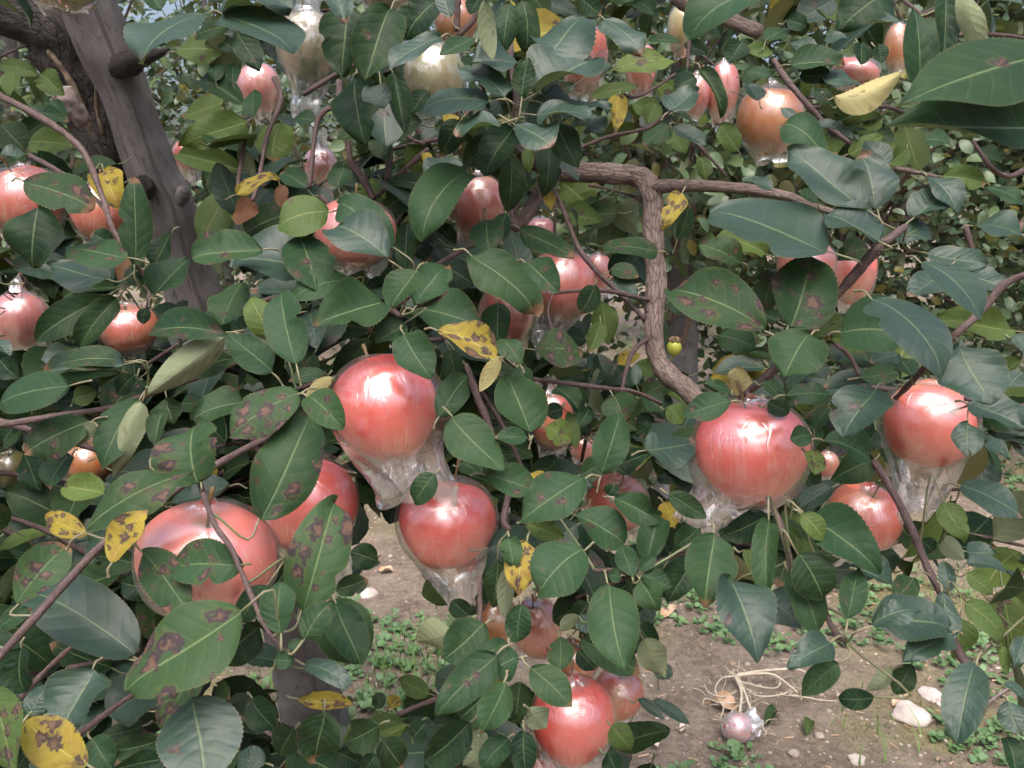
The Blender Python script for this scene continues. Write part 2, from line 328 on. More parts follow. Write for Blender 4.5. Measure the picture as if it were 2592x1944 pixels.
# ------------------------------------------------------------------ measured from the photograph: leaves (base, tip, width, distance, kind)
LEAVES = {
'TL': '''1265 95 870 400 330 .75 b;1380 90 1810 330 300 .74 b;1440 -20 1790 60 150 .76 b;1080 320 1380 320 150 1.0 l;1420 150 1200 240 100 .85 d;1460 180 1600 440 150 .86 d
1500 655 1230 515 140 1.0 s;1520 750 1110 910 200 1.0 l;1400 620 1115 720 110 1.1 l;1570 720 1560 560 110 .95 g;1735 755 1690 1000 210 1.0 l;1950 750 1810 735 80 1.0 g
1490 1060 1100 950 120 1.05 l;150 1120 580 1300 230 .72 S;240 1280 200 1659 310 .76 d;790 1590 400 1540 170 .71 s;830 1640 840 1090 200 .72 d;640 1060 740 1290 190 .85 Y
1620 1540 1185 1600 190 .7 s;2030 1310 1720 1400 240 .72 l;1840 1450 1960 1800 290 .72 g;1460 1200 1730 1110 80 .9 Y;1740 1140 1740 1280 80 1.0 n;1450 1310 1600 1310 150 1.0 n
1430 1150 1230 1500 200 1.15 l;0 770 160 920 180 1.0 d;0 960 175 960 150 .8 b;0 400 240 470 90 1.2 l;250 460 400 590 140 1.2 l;230 690 430 750 80 1.1 g;180 880 480 900 150 1.15 l
1480 900 1570 1100 80 1.0 u;2090 1160 2120 1030 130 .95 g;1900 1170 1740 1060 110 .95 g;1330 500 1340 390 90 1.0 g;1440 520 1440 390 80 1.0 g;1060 1440 950 1659 120 .9 d
100 420 60 600 110 1.5 l;330 620 420 770 90 1.3 g;1350 240 1480 330 90 1.0 d;1000 60 900 -60 120 .9 g;700 1500 560 1440 120 .8 d''',
'TM': '''1300 330 1540 100 300 .72 b;1245 570 1585 370 230 .70 b;1150 600 1185 355 130 .68 d;1130 400 825 390 150 .72 b;1040 600 770 420 150 .70 b;940 630 520 700 160 .70 b;1010 765 750 850 165 .68 b
1110 770 1330 910 165 .68 b;1250 710 1570 735 130 .69 b;1300 590 1700 680 110 .72 b;1480 740 1660 810 120 .76 b;1350 760 1505 1040 170 .75 d;1090 790 930 1090 210 .72 d;770 750 640 970 150 .75 d
1000 850 780 1030 150 .74 d;1080 960 1070 1310 150 .78 d;1310 910 1280 1220 150 .80 d;1190 900 1190 1070 70 .82 l;800 1060 545 1490 260 .74 g;800 1020 560 1130 180 .8 b;360 1530 10 1270 230 .70 g
320 1600 0 1410 235 .68 b;420 1659 450 1370 120 .8 d;930 1360 965 1570 200 .74 s;1140 1410 1470 1590 150 .74 s;1990 1550 1650 1540 130 .8 s;340 60 170 500 280 .70 d;620 0 450 250 200 .75 d
650 230 335 440 130 .68 b;850 240 640 340 90 .68 g;0 -60 60 150 150 .70 b;60 40 50 470 260 .74 d;130 480 170 900 250 .78 d;350 450 430 830 130 .76 d;300 670 210 540 150 .72 b
1080 20 1030 330 140 .74 d;1150 0 1170 330 160 .76 d;920 0 970 370 60 .68 u;1060 0 1110 70 40 .8 y;710 110 670 -80 110 .72 b;1660 120 1880 350 150 .85 b;1720 430 2100 380 140 .9 L
1750 590 1720 820 110 .9 Y;1700 400 1540 470 70 .9 b;1580 590 1860 540 80 1.0 l;2080 690 2230 560 120 .9 b;2060 770 1900 900 130 1.0 g;2110 530 2180 420 100 1.0 d;1930 240 2120 270 60 .95 g
1380 990 1500 1120 50 .8 b;690 700 730 780 80 .9 y;560 940 560 1010 60 .95 y;1400 1300 1650 1380 150 1.1 l;1400 1120 1560 1300 200 1.2 l;1310 1170 1330 1300 70 .8 y;2140 1190 2020 1430 120 .85 Y
480 1200 300 1300 150 1.0 d;300 930 170 1040 100 1.1 g;1050 1320 1010 1500 110 .9 d;1980 640 1920 760 110 1.1 l;2000 700 1830 640 120 1.1 l;20 1130 60 1000 120 1.0 g;700 1330 620 1180 120 .9 d
1500 -20 1640 90 120 .85 d;1700 20 1860 -60 130 .9 d;900 -40 830 90 110 .8 d;420 100 560 190 150 .8 d;230 820 330 980 130 .95 d;560 560 470 700 110 .95 d''',
'TR': '''850 -60 135 250 240 .50 g;1350 -80 1060 200 300 .55 d;1540 560 1520 50 200 .50 d;1800 -60 1930 320 150 .52 u;1720 -50 1680 400 120 .54 d;2350 360 1400 650 420 .42 g;2420 800 1340 770 220 .45 d
1430 130 1100 220 115 .7 b;760 400 1080 420 130 .85 s;810 470 1010 490 110 .85 d;1200 520 980 520 130 .85 b;1030 600 1440 440 150 .75 w;0 690 190 570 120 .85 b;170 480 30 560 110 .95 d
200 430 320 730 90 .9 d;950 960 700 770 170 .74 g;800 770 700 665 60 .8 b;430 930 310 780 130 1.0 l;40 780 230 900 90 1.0 b;900 770 1140 860 70 .8 b;1110 950 1340 840 110 .85 l
1330 1030 1235 870 120 .8 b;1230 1300 730 940 230 .62 b;1290 1290 1170 960 280 .64 b;985 1550 240 1320 300 .60 b;1300 1490 975 1330 230 .60 b;1520 1340 1700 1200 160 .66 b;1600 1090 1790 1330 140 .68 b
1420 1500 1620 1430 120 .66 b;600 1570 290 1470 140 .76 l;450 1620 180 1520 170 .72 S;1240 1540 1040 1600 140 .66 S;1740 890 1580 860 110 .9 g;1690 1090 1960 1130 130 .8 l;1950 1160 2200 1280 90 .8 g
470 440 640 470 70 .95 g;450 250 380 390 140 .95 d;480 310 650 320 90 .95 l;600 250 740 170 90 .95 g;730 120 850 170 110 .95 d;740 270 930 310 70 .95 b;980 270 1100 220 70 .9 b
1200 260 1190 400 100 .8 d;1300 270 1320 390 90 .8 d;1890 1400 2200 1500 150 .9 b;20 790 100 950 130 1.1 l;200 970 220 1110 90 1.1 l;640 1170 450 1110 60 .9 b;920 1250 800 1180 75 .85 g
1960 10 2196 40 60 .8 b;1600 110 1640 280 90 .7 g;250 120 330 230 90 1.0 d;100 270 240 330 90 1.05 d;1000 640 900 560 90 .95 d;560 620 480 520 110 1.0 b;1480 920 1360 1010 110 1.0 l;1900 930 2060 1010 90 1.1 g''',
'ML': '''1925 110 1430 100 270 .74 b;660 160 300 90 165 .8 b;950 260 1170 40 170 .75 g;640 290 220 545 190 .76 d;720 290 490 590 170 .74 d;290 90 330 290 130 .95 d;720 210 390 280 90 .85 g
1395 490 930 500 190 .66 s;1385 530 880 890 130 .67 u;1680 740 1400 490 190 .62 g;1830 690 1735 240 240 .60 g;1700 540 1540 280 170 .66 l;2370 310 1925 450 260 .66 g;2150 180 1800 300 170 .71 g
1500 190 1360 450 190 .76 g;1850 870 1415 1130 240 .58 S;1900 890 2130 1085 190 .56 g;1600 1640 1930 1010 370 .55 S;1240 1420 1200 1070 420 .56 S;960 1190 1010 980 110 .62 g;530 1720 1190 1350 230 .52 S
640 1490 395 1440 160 .62 L;1500 920 1190 1040 170 .66 g;880 920 700 1380 120 .66 u;860 910 620 1330 240 .69 g;560 1040 150 1240 220 .66 s;590 1050 420 1200 80 .65 u;440 1250 310 1465 150 .68 g
430 820 0 960 210 .64 g;760 675 370 690 150 .72 s;760 690 270 750 90 .71 b;1110 730 1490 640 150 .72 d;830 760 720 870 110 .75 d;830 750 830 640 110 .76 d;1030 900 1060 1060 180 .72 d;1120 930 1270 940 110 .73 g
0 660 110 770 130 .85 d;-20 540 65 640 80 .6 b;1420 1440 1010 1560 170 .75 b;150 1230 250 1480 160 .9 d;1940 620 1830 790 170 .76 d;2000 740 1780 790 80 .7 g;2050 770 1890 880 75 .66 t
620 830 780 700 90 .8 l;790 30 730 170 80 .85 n;880 200 800 80 100 .8 d;890 340 890 440 80 .76 d;150 40 200 160 100 .95 n;1000 1560 760 1480 170 .8 d;450 900 600 860 110 .8 l;120 1060 20 1180 150 .85 d''',
'MM': '''840 20 1215 385 240 .66 g;1170 60 1380 240 200 .70 s;500 320 680 80 200 .70 g;500 100 345 340 190 .66 g;640 80 860 200 170 .8 d;990 310 1010 575 170 .68 d;480 350 935 460 220 .70 s
630 480 1000 640 170 .60 Y;1010 640 890 860 90 .62 t;1140 690 1030 530 130 .64 g;430 430 250 560 150 .66 g;420 500 590 780 220 .64 g;470 470 600 420 110 .7 d;700 600 770 830 120 .76 d;640 1010 820 760 170 .62 g
1190 1110 1070 750 260 .64 g;1190 830 1140 700 110 .67 g;720 1010 1030 1350 260 .60 g;1180 1140 980 1140 100 .60 g;1240 600 1520 620 200 .75 S;1710 880 1790 1040 220 .75 S;1640 1370 1750 980 190 .66 g
1710 1310 1950 1240 150 .72 d;1910 1220 2225 1180 200 .66 b;1510 1370 1700 1280 120 .7 g;920 1370 1275 1480 180 .60 s;1530 1400 1130 1659 260 .58 g;610 1370 480 1540 140 .57 d;1170 1430 1310 1370 75 .62 o
1690 1500 1720 1420 130 .66 d;1720 1520 2000 1659 165 .62 g;2020 1540 2100 1700 150 .8 y;1300 1080 1460 1150 140 .75 L;1440 980 1480 1220 70 .85 l;1700 100 1870 150 100 .95 S;1730 150 1860 260 80 .95 b
1600 200 1510 380 130 .85 d;1640 300 1690 570 140 1.1 l;1640 430 1560 610 100 1.0 l;1960 760 1850 680 100 1.1 l;1740 680 1880 630 80 1.2 y;1860 820 1850 680 60 .95 b;1370 830 1490 970 130 .85 g
1400 960 1300 1000 100 .9 d;1900 880 2030 980 110 1.0 g;1950 1000 1870 1090 110 1.0 d;2050 950 2150 1050 120 .95 l;1560 960 1500 1080 90 .95 g;1000 1190 1090 1370 120 .7 d;780 1290 890 1380 130 .7 g''',
'MR': '''590 480 20 230 310 .58 S;740 450 900 20 380 .60 S;600 360 650 110 160 .64 S;880 510 700 770 330 .55 g;1070 490 1460 530 330 .60 g;1260 290 1690 800 300 .54 b;1800 570 1990 940 370 .56 b
1280 840 1090 1140 310 .54 b;960 1160 1255 1280 150 .58 g;880 1130 750 1150 120 .56 g;890 1220 905 1370 120 .56 L;720 880 1010 880 140 .60 s;380 920 80 1000 150 .57 s;1260 1280 1000 1400 180 .7 d
1290 1100 1180 1230 120 .7 d;1560 60 1930 420 210 .58 b;1700 120 1480 270 160 .64 b;1850 130 2060 230 140 .70 b;1600 0 1960 90 130 .66 b;2130 480 1650 420 170 .75 l;2150 500 2230 640 100 .6 b
1850 930 2200 1100 160 .60 b;1850 1050 1850 1260 180 .72 b;1800 1440 2196 1640 170 .62 b;310 510 540 600 160 .70 g;0 330 110 320 100 .9 d;440 890 420 710 190 .68 t;380 850 210 800 60 .58 g
600 790 700 930 90 .62 g;880 500 1090 400 110 .66 l;900 1080 1000 950 90 .62 g;1180 770 1420 740 110 .66 s;1010 1450 790 1600 120 .68 b;0 1490 240 1630 120 .62 d;1420 620 1250 680 120 .7 b;1500 760 1430 640 120 .7 g
620 920 740 1000 120 .66 d;1080 1080 1180 1000 110 .66 d;1950 1180 2100 1260 140 .75 b;2196 740 2100 830 130 .7 b''',
'BL': '''540 210 280 120 140 .6 Y;110 650 410 280 230 .56 S;690 390 910 60 170 .5 Y;870 320 1180 690 260 .53 S;1510 400 1060 430 270 .52 S;1860 680 2080 30 330 .5 S;1490 690 780 1190 400 .46 S
820 970 230 600 380 .60 b;1735 830 1735 510 190 .47 g;1880 860 2060 640 170 .47 g;1700 990 1820 1000 110 .47 g;1780 920 1870 870 60 .47 g;1880 1020 2190 1190 130 .48 b;1650 530 1500 770 150 .55 s
1600 780 1360 1010 230 .62 d;570 1050 400 1460 330 .54 b;130 920 160 1190 190 .62 d;1220 1010 1010 1420 200 .5 S;1190 1230 1260 1800 480 .46 b;1040 1130 700 1350 270 .64 b;1010 1480 710 1540 150 .52 d
1060 1600 700 1659 150 .5 d;540 1640 150 1370 300 .46 Y;-50 1150 90 1700 260 .46 R;560 1480 700 1659 200 .52 g;170 1330 320 1140 140 .58 b;880 1400 600 1480 110 .66 d;1640 1630 1460 1600 160 .56 b
1840 1230 2180 1270 110 .7 Y;1560 1230 1700 1420 180 .6 d;2000 650 2196 1010 330 .6 g;2000 1310 1960 1600 240 .56 d;0 790 200 680 110 .58 g;860 390 600 350 150 .66 d;900 540 740 520 150 .66 d;1820 1420 1720 1580 170 .62 d''',
'BM': '''90 330 270 380 150 .7 d;0 560 190 490 120 .68 d;0 640 150 1020 230 .58 g;1530 320 1240 590 310 .54 s;1180 260 1120 590 190 .56 O;1070 240 1090 420 130 .56 g;1070 410 1040 740 55 .58 u;1000 370 980 670 140 .66 d
560 500 680 660 150 .8 l;1180 150 1410 230 120 .6 l;1480 100 1790 270 200 .62 s;1920 390 2010 110 160 .6 g;1830 480 1770 280 130 .58 g;1880 430 1970 350 80 .58 g;1760 480 1680 470 80 .58 g;1680 530 1790 1050 290 .54 g
1890 470 2075 540 110 .58 g;1880 500 1990 690 170 .58 g;2000 600 2196 350 180 .64 d;920 770 660 980 250 .56 g;710 800 500 880 230 .62 u;1140 650 1130 880 150 .54 d;1130 980 945 1050 190 .5 g;1060 890 910 960 110 .52 g
990 960 630 1340 230 .5 s;1040 1130 890 1470 190 .49 g;1200 1040 1465 1280 200 .48 g;1150 1130 1110 1350 160 .52 d;1190 1290 1300 1415 150 .5 u;1510 870 1880 1060 180 .58 d;1380 850 1390 1060 150 .56 g;1600 740 1480 800 110 .62 b
1500 720 1380 810 80 .6 u;1900 860 2040 1100 160 .6 u;1870 780 1990 900 150 .62 d;830 1380 540 1610 220 .52 d;960 1150 760 1350 220 .58 d;880 1420 870 1570 110 .54 u;1060 1480 920 1659 160 .5 g;1160 1430 1180 1700 150 .5 d
960 1580 780 1640 110 .55 u;580 1200 390 1120 120 .9 l;380 1210 330 1290 80 1.0 Y;260 1190 270 1300 80 .8 d;270 1390 60 1500 200 .6 d;280 1490 420 1640 200 .62 d;0 1560 160 1640 150 .62 d;1700 1400 1830 1540 140 .66 l
1680 1560 1740 1680 130 .6 d;1870 1230 2030 1360 55 .7 b;1960 1240 2190 1390 75 .7 b;1990 1110 2060 1020 110 .66 b;1560 640 1480 740 130 .66 d;1500 930 1600 1060 120 .66 d;820 720 720 620 120 .72 d;100 680 200 760 110 .75 l
470 1470 560 1380 140 .7 d;250 1580 170 1680 140 .6 d;660 1600 560 1680 140 .55 d''',
'BR': '''275 210 230 675 290 .54 s;370 490 555 1010 290 .52 b;570 610 825 790 200 .58 b;620 140 610 600 140 .54 g;470 310 590 470 100 .62 l;620 100 330 220 170 .66 d;310 200 490 240 90 .66 d;800 340 960 610 250 .52 d
740 440 930 870 190 .54 s;1110 740 1160 430 160 .50 g;1260 780 1530 690 140 .50 b;1250 740 1730 805 260 .54 b;1000 880 740 1050 200 .50 b;1050 1020 820 1210 160 .50 g;860 110 1295 460 250 .54 g;820 90 960 250 130 .52 l
1180 440 1400 560 230 .62 b;1520 490 1400 600 170 .60 g;1730 570 1700 380 100 .58 b;1690 570 1720 920 150 .56 b;1750 830 1450 1010 200 .54 b;1800 730 1750 980 190 .62 l;1840 630 2050 880 140 .56 l;1850 450 1990 590 110 .58 l
1840 320 2020 340 130 .7 b;1840 390 2090 450 80 .68 b;1690 250 1830 370 110 .64 u;1700 20 1810 260 150 .60 l;1500 1020 1390 1200 150 .54 d;1390 1050 1210 1190 100 .54 u;1270 1220 1050 1230 120 .52 d;1900 1020 1770 1510 260 .48 b
2060 900 2090 1090 60 .55 l;2196 850 2130 1050 120 .55 b;2100 1250 2170 1450 160 .48 b;2080 1470 2140 1700 130 .48 g;2080 1130 2196 1230 60 .5 b;130 400 0 640 150 .6 d;180 180 40 290 150 .66 d;1560 250 1640 330 110 .66 d;1320 340 1390 450 130 .66 d''',
}
# twigs and branches: kind radius0 radius1 ; crop x y distance ...
TWIGS = '''t .0036 .003;TM 1100 760 .715;TM 1115 600 .73;TM 1090 440 .76;TM 1080 250 .80
t .003 .0026;MM 400 390 .70;MM 300 340 .72;ML 2000 300 .74
t .0034 .0030;BL -40 1010 .55;BL 260 680 .56;BL 600 310 .58;BL 940 40 .61;ML 1350 1300 .64;ML 1750 1090 .67;ML 1980 990 .70
t .0022 .0018;ML 1230 1410 .58;ML 1290 1590 .54;BL 1340 180 .52;BL 1430 310 .515;BL 1550 590 .51;BL 1640 790 .50;BL 1755 940 .48
t .0018 .0022;ML 1830 840 .66;ML 1960 800 .675;ML 2090 765 .68
t .0038 .0028;ML -40 1070 .76;ML 400 1000 .76;ML 700 950 .75;ML 1000 840 .74;ML 1300 740 .74;ML 1510 655 .74
t .0052 .0034;TL -40 570 .84;TL 240 720 .83;TL 430 850 .82;TL 540 980 .81;TL 640 1240 .80;TL 700 1420 .78;TL 800 1580 .77
t .003 .0022;TL 180 960 .88;TL 350 1050 .86;TL 560 1200 .84;TL 660 1310 .82
t .0045 .0035;TL 1690 480 1.0;TL 1735 620 .99;TL 1650 840 .98;TL 1600 1100 .97;TL 1560 1240 .96
t .0032 .0028;TL 1540 720 1.02;TL 1500 930 1.0;TL 1465 1160 .98
t .0058 .0036;TL 2095 500 .98;TL 2090 640 .97;TL 2000 690 .96;TL 1950 800 .96;TL 1910 1160 .95
t .006 .0068;TL 2090 640 .97;TL 2130 800 1.0;TL 2170 1000 1.0;TM 170 1110 1.0;TM 235 1230 1.0
t .0065 .0058;TM 310 690 1.05;TM 330 900 1.04;TM 320 1110 1.03
t .0034 .003;TM 350 750 1.05;TM 450 850 1.05;TM 545 890 1.05
t .0036 .0040;TM 570 920 1.02;TM 400 1070 1.02;TM 255 1215 1.02
t .0026 .002;TM 440 1050 1.0;TM 510 1180 1.0;TM 520 1250 1.0
l .0135 .0105;TM 1120 880 1.16;TM 1250 1000 1.14;TM 1400 1050 1.12;TM 1560 1065 1.10;TM 1750 1075 1.08;TM 1900 1110 1.07;TM 1950 1220 1.06;TM 1960 1400 1.05;TM 1970 1600 1.04;MM 1980 200 1.03;MM 1965 500 1.02;MM 1995 660 1.01;MM 2070 770 .99;MR 100 830 .97;MR 190 930 .94;MR 330 1020 .9
l .0088 .003;TM 1930 1170 1.06;TR -10 1150 1.05;TR 200 1150 1.04;TR 400 1160 1.02;TR 600 1185 1.0;TR 760 1220 .98;TR 920 1280 .96;TR 1080 1330 .95
l .0085 .009;TM 1290 1110 1.18;TM 1240 1220 1.17;TM 1190 1310 1.16;TM 1120 1390 1.15;TM 1080 1310 1.15;TM 1100 1260 1.16
t .0042 .0034;TM 1340 1160 1.08;TM 1420 1330 1.06;TM 1500 1530 1.03;MM 1600 100 1.02;MM 1730 230 1.02;MM 1910 410 1.02
t .0024 .0034;MM 1330 250 .97;MM 1500 235 .98;MM 1700 240 1.0;MM 1950 295 1.02
t .0014 .0012;MM 1340 255 .95;MM 1312 350 .94;MM 1330 470 .93
t .0024 .003;MM 1220 780 .78;MM 1500 815 .80;MM 1700 840 .82;MM 1850 860 .84;MM 2010 930 .86
t .005 .0032;MM 1950 520 1.02;MM 1880 560 1.0;MM 1830 620 .98;MM 1790 740 .96;MM 1770 840 .9
t .0026 .0022;TM 1505 912 .95;TM 1700 840 .94;TM 1930 790 .93;TM 2050 700 .92;TM 2090 685 .91
t .0022 .002;TM 1760 570 1.0;TM 1840 600 1.0;TM 1950 555 1.0;TM 2100 455 1.0
t .0055 .0042;TR 1310 1510 .62;MR 1240 30 .62;MR 1110 180 .63;MR 960 360 .64;MR 880 470 .645;MR 780 590 .655;MR 640 730 .66;MR 500 850 .67;MR 440 890 .68
t .0048 .0034;MR 2260 120 .63;MR 2080 190 .64;MR 1950 340 .645;MR 1730 550 .65;MR 1480 820 .72;MR 1400 900 .84
t .0026 .003;MR 1830 900 .72;MR 2000 920 .71;MR 2230 955 .70
t .0038 .0034;MR 1270 1290 .70;MR 1400 1500 .67;BR 1500 180 .64;BR 1560 320 .62;BR 1620 460 .61;BR 1700 610 .60;BR 1760 870 .58;BR 1850 1030 .57
t .0026 .0024;BR 615 -10 .60;BR 680 130 .58;BR 740 330 .56;BR 760 430 .55
t .0022 .003;BR 955 600 .54;BR 980 730 .53;BR 1040 830 .52;BR 1105 880 .51
t .0026 .002;MR 1030 560 .66;MR 1120 640 .66;MR 1175 750 .66
t .003 .0024;BL 480 1460 .62;BL 700 1290 .60;BL 900 1160 .58;BL 1050 1085 .56
t .003 .0022;BL 130 1220 .72;BL 300 1040 .71;BL 510 850 .70
t .002 .0016;BL 420 1040 .6;BL 600 1000 .6;BL 690 965 .6
t .0036 .0028;BM 270 1395 .84;BM 450 1300 .83;BM 670 1215 .82
t .0022 .002;BM 890 480 .64;BM 890 700 .63;BM 885 950 .62
t .004 .0032;MM 800 690 .76;MM 880 900 .75;MM 930 1020 .74;MM 1000 1200 .72;MM 1090 1330 .70;BM 1040 110 .68;BM 1070 190 .67
t .006 .005;TM 750 -20 1.0;TM 750 90 1.0;TM 745 190 1.0
t .005 .004;TM 830 -20 .95;TM 860 100 .95;TM 760 220 .95
t .0042 .0034;TR 1720 40 .70;TR 1600 85 .72;TR 1520 120 .73
t .0042 .003;TR 650 370 .92;TR 720 480 .91;TR 850 640 .9;TR 960 760 .9;TR 1120 885 .89
t .004 .003;TR 175 70 1.05;TR 130 250 1.04;TR 115 450 1.03
t .003 .0024;TR 190 900 1.05;TR 280 1000 1.05;TR 360 1090 1.05
t .0016 .0022;TR 1880 870 .47;TR 1990 1030 .47;TR 2100 1090 .48;TR 2220 1040 .48
t .0028 .0024;TR 1400 1040 .82;TR 1600 1080 .81;TR 1790 1125 .80
t .0036 .0036;TR 1830 1390 .95;TR 1870 1520 .95;TR 1910 1640 .95
l .011 .009;TR 40 -30 1.1;TR 180 60 1.1;TR 330 100 1.08;TR 560 200 1.06
t .003 .0024;TL -20 360 1.5;TL 110 300 1.5;TL 240 245 1.5
t .0036 .0026;MM 1090 1330 .71;MM 1200 1372 .69;MM 1300 1400 .68
t .003 .0026;MM 340 350 .72;MM 480 240 .72;MM 620 80 .74;TM 870 1500 .76
t .0026 .0022;ML 890 380 .79;ML 920 300 .79;ML 900 160 .8;TL 780 1560 .78
t .002 .0018;BM 1600 440 .6;BM 1720 440 .59;BM 1850 470 .585
t .004 .0035;TR 1310 1500 .63;TR 1360 1480 .63;TR 1460 1400 .64'''
# apples: x y (2212-wide picture) width height skin | tilt x, tilt y (degrees) | film skirt: length, end offset, end width (as parts of the width), neck | label
APPLES = [
 (832,882,232,236,'red', -28,-16, .37,.24,.62,.0, 'largest glossy red apple at centre left with torn clear film below', 'A'),
 (664,1085,214,214,'red', -14,14, .34,.22,.40,.03, 'red apple half hidden by two spotted leaves, left of the lowest film tip', 'A'),
 (966,1130,212,200,'red', -22,4, .44,.12,.28,.0, 'red apple at bottom centre whose clear film gathers into a narrow tip', 'A'),
 (448,1212,288,250,'pink', 12,6, .05,.0,.50,.05, 'big orange-red apple behind leaves with a thin twig crossing it', 'B'),
 (1624,975,238,230,'red', -4,-6, .20,-.30,.66,.06, 'bright red apple at right with film bag standing off its left side', 'A'),
 (2003,918,190,192,'mix', 48,18, .58,-.02,.30,.02, 'red apple at far right with a dimple on top and long white film tail', 'A'),
 (1866,1120,158,152,'mix', 12,8, .14,-.3,.4,.05, 'round red-orange apple below the far right one, beside a bare twig', 'A'),
 (1238,1556,176,188,'red', -12,0, .22,.1,.70,.10, 'red wrapped apple at the very bottom of the picture', 'A'),
 (1335,1500,112,112,'mix', 5,10, .5,.12,.5,.06, 'orange-red apple tucked behind the lowest red apple', 'A'),
 (1158,1358,112,138,'mix', 5,-8, .12,-.1,.4,.05, 'slim wrapped apple hanging just below the half yellow, half orange leaf', 'A'),
 (1332,1090,136,130,'mix', 10,5, .1,0,.5,.05, 'orange-red apple behind leaves between the two large right and centre apples', 'A'),
 (1192,910,92,130,'mix', 4,0, .1,0,.5,.30, 'dull pink apple in shade with film tied in a knot above it', 'B'),
 (1214,616,140,158,'pink', 4,10, .42,-.25,.34,.04, 'orange-pink apple behind a bare twig with film hanging at its lower left', 'A'),
 (1094,682,118,138,'pink', 6,-10, .1,.2,.4,.05, 'pink wrapped apple above the yellow spotted leaf', 'A'),
 (1290,592,60,92,'pink', 4,10, .1,.2,.4,.05, 'sliver of pink apple at the right edge of a larger wrapped one', 'C'),
 (1034,448,120,142,'pink', 5,-6, .34,-.2,.45,.12, 'pink and orange apple right under the big star of dark leaves', 'A'),
 (1167,500,66,64,'pink', 5,0, .1,0,.5,.05, 'small far pink apple showing between leaves under the dark branch stub', 'C'),
 (1844,592,92,140,'pink', 4,6, .1,0,.5,.05, 'streaked pink apple seen behind the forked twig at right', 'A'),
 (1742,570,120,104,'pink', 4,-6, .1,0,.5,.05, 'pale pink apple peeping out under a large bluish leaf', 'A'),
 (1664,262,138,152,'amber', 6,-4, .10,.1,.5,.10, 'amber and orange shaded apple at upper right in clear film', 'A'),
 (1562,200,66,132,'pink', 4,4, .1,0,.4,.08, 'pale slim apple crossed by a dark leaf, left of the amber apple', 'C'),
 (1505,205,60,90,'pink', 4,4, .1,0,.4,.08, 'pale apple hidden behind leaves, second left of the amber apple', 'C'),
 (1262,128,98,150,'pink', 8,8, .12,0,.5,.06, 'pink apple behind dark leaves at the top centre', 'A'),
 (940,172,132,150,'yel', 4,4, .62,-.05,.22,.14, 'greenish yellow apple at top centre in a long hanging film bag', 'A'),
 (664,100,128,150,'yel', 4,-6, .56,-.08,.34,.42, 'yellow apple at the top with bulky whitish film above and below', 'A'),
 (560,190,88,104,'pink', 4,-6, .1,0,.5,.05, 'whitish pink apple left of the yellow bagged one', 'A'),
 (405,335,60,64,'pink', 4,4, .4,.1,.4,.05, 'small distant peach coloured apple just right of the grey trunk', 'C'),
 (58,440,152,162,'mix', 14,-10, .06,0,.5,.06, 'orange-red apple cut by the left edge of the picture', 'A'),
 (212,460,110,130,'mix', 4,4, .06,0,.5,.05, 'shaded orange apple behind the twig left of the trunk', 'B'),
 (46,692,116,122,'pink', 6,8, .55,.42,.34,.34, 'small wrapped pink apple at the left edge with film tail to the right', 'A'),
 (278,712,126,112,'mix', 6,4, .08,0,.5,.06, 'dim orange apple hung under a cluster of dark leaves at left', 'B'),
 (192,1000,110,110,'amber', 4,4, .06,0,.5,.05, 'shadowy brownish yellow apple deep in the left foliage', 'B'),
 (18,1015,84,84,'green', 4,4, .06,0,.5,.05, 'dull greenish apple at the left edge low in shade', 'B'),
 (768,505,172,150,'pink', 8,6, .06,0,.5,.05, 'pink apple mostly covered by two broad leaves left of centre', 'A'),
 (693,360,72,80,'pink', 4,0, .3,0,.5,.55, 'crumpled whitish film bag with apple, hanging among thin twigs', 'C'),
 (1938,102,54,104,'amber', 4,0, .06,0,.5,.05, 'narrow amber apple left of the big near leaves at upper right', 'C'),
 (1848,158,100,64,'pink', 4,10, .06,0,.5,.05, 'salmon coloured apple above the pale cream leaf', 'C'),
 (830,-16,110,76,'yel', 4,4, .42,-.1,.4,.05, 'pale apple cut by the top edge with white film hanging from it', 'A'),
 (132,-38,170,104,'yel', 6,8, .04,0,.5,.05, 'green-yellow apple cut by the top edge in front of the trunk', 'A'),
 (985,48,92,104,'amber', 4,4, .06,0,.5,.05, 'orange-yellow apple high behind a vertical twig', 'C'),
 (1385,150,66,110,'pink', 4,4, .3,.1,.4,.05, 'faint pinkish apple right of the top centre apple', 'C'),
 (1478,62,72,110,'yel', 4,4, .06,0,.5,.05, 'yellowish apple in shadow below the dark branch at the top', 'C'),
 (1076,1345,90,110,'amber', 4,-4, .06,0,.5,.05, 'dull amber apple left of the slim wrapped one', 'B'),
 (1258,968,54,56,'pink', 4,4, .3,0,.5,.1, 'scrap of pink apple in film low in the middle foliage', 'C'),
 (1786,1003,48,60,'mix', 4,4, .06,0,.5,.05, 'bit of orange apple between the bright red apple and broad leaves', 'C'),
 (1165,1668,80,100,'pink', 4,4, .06,0,.5,.05, 'pink apple cut by the bottom edge left of the lowest one', 'B'),
 (1245,1428,90,96,'mix', 4,4, .06,0,.5,.05, 'shaded orange apple above the lowest red apple', 'B'),
]
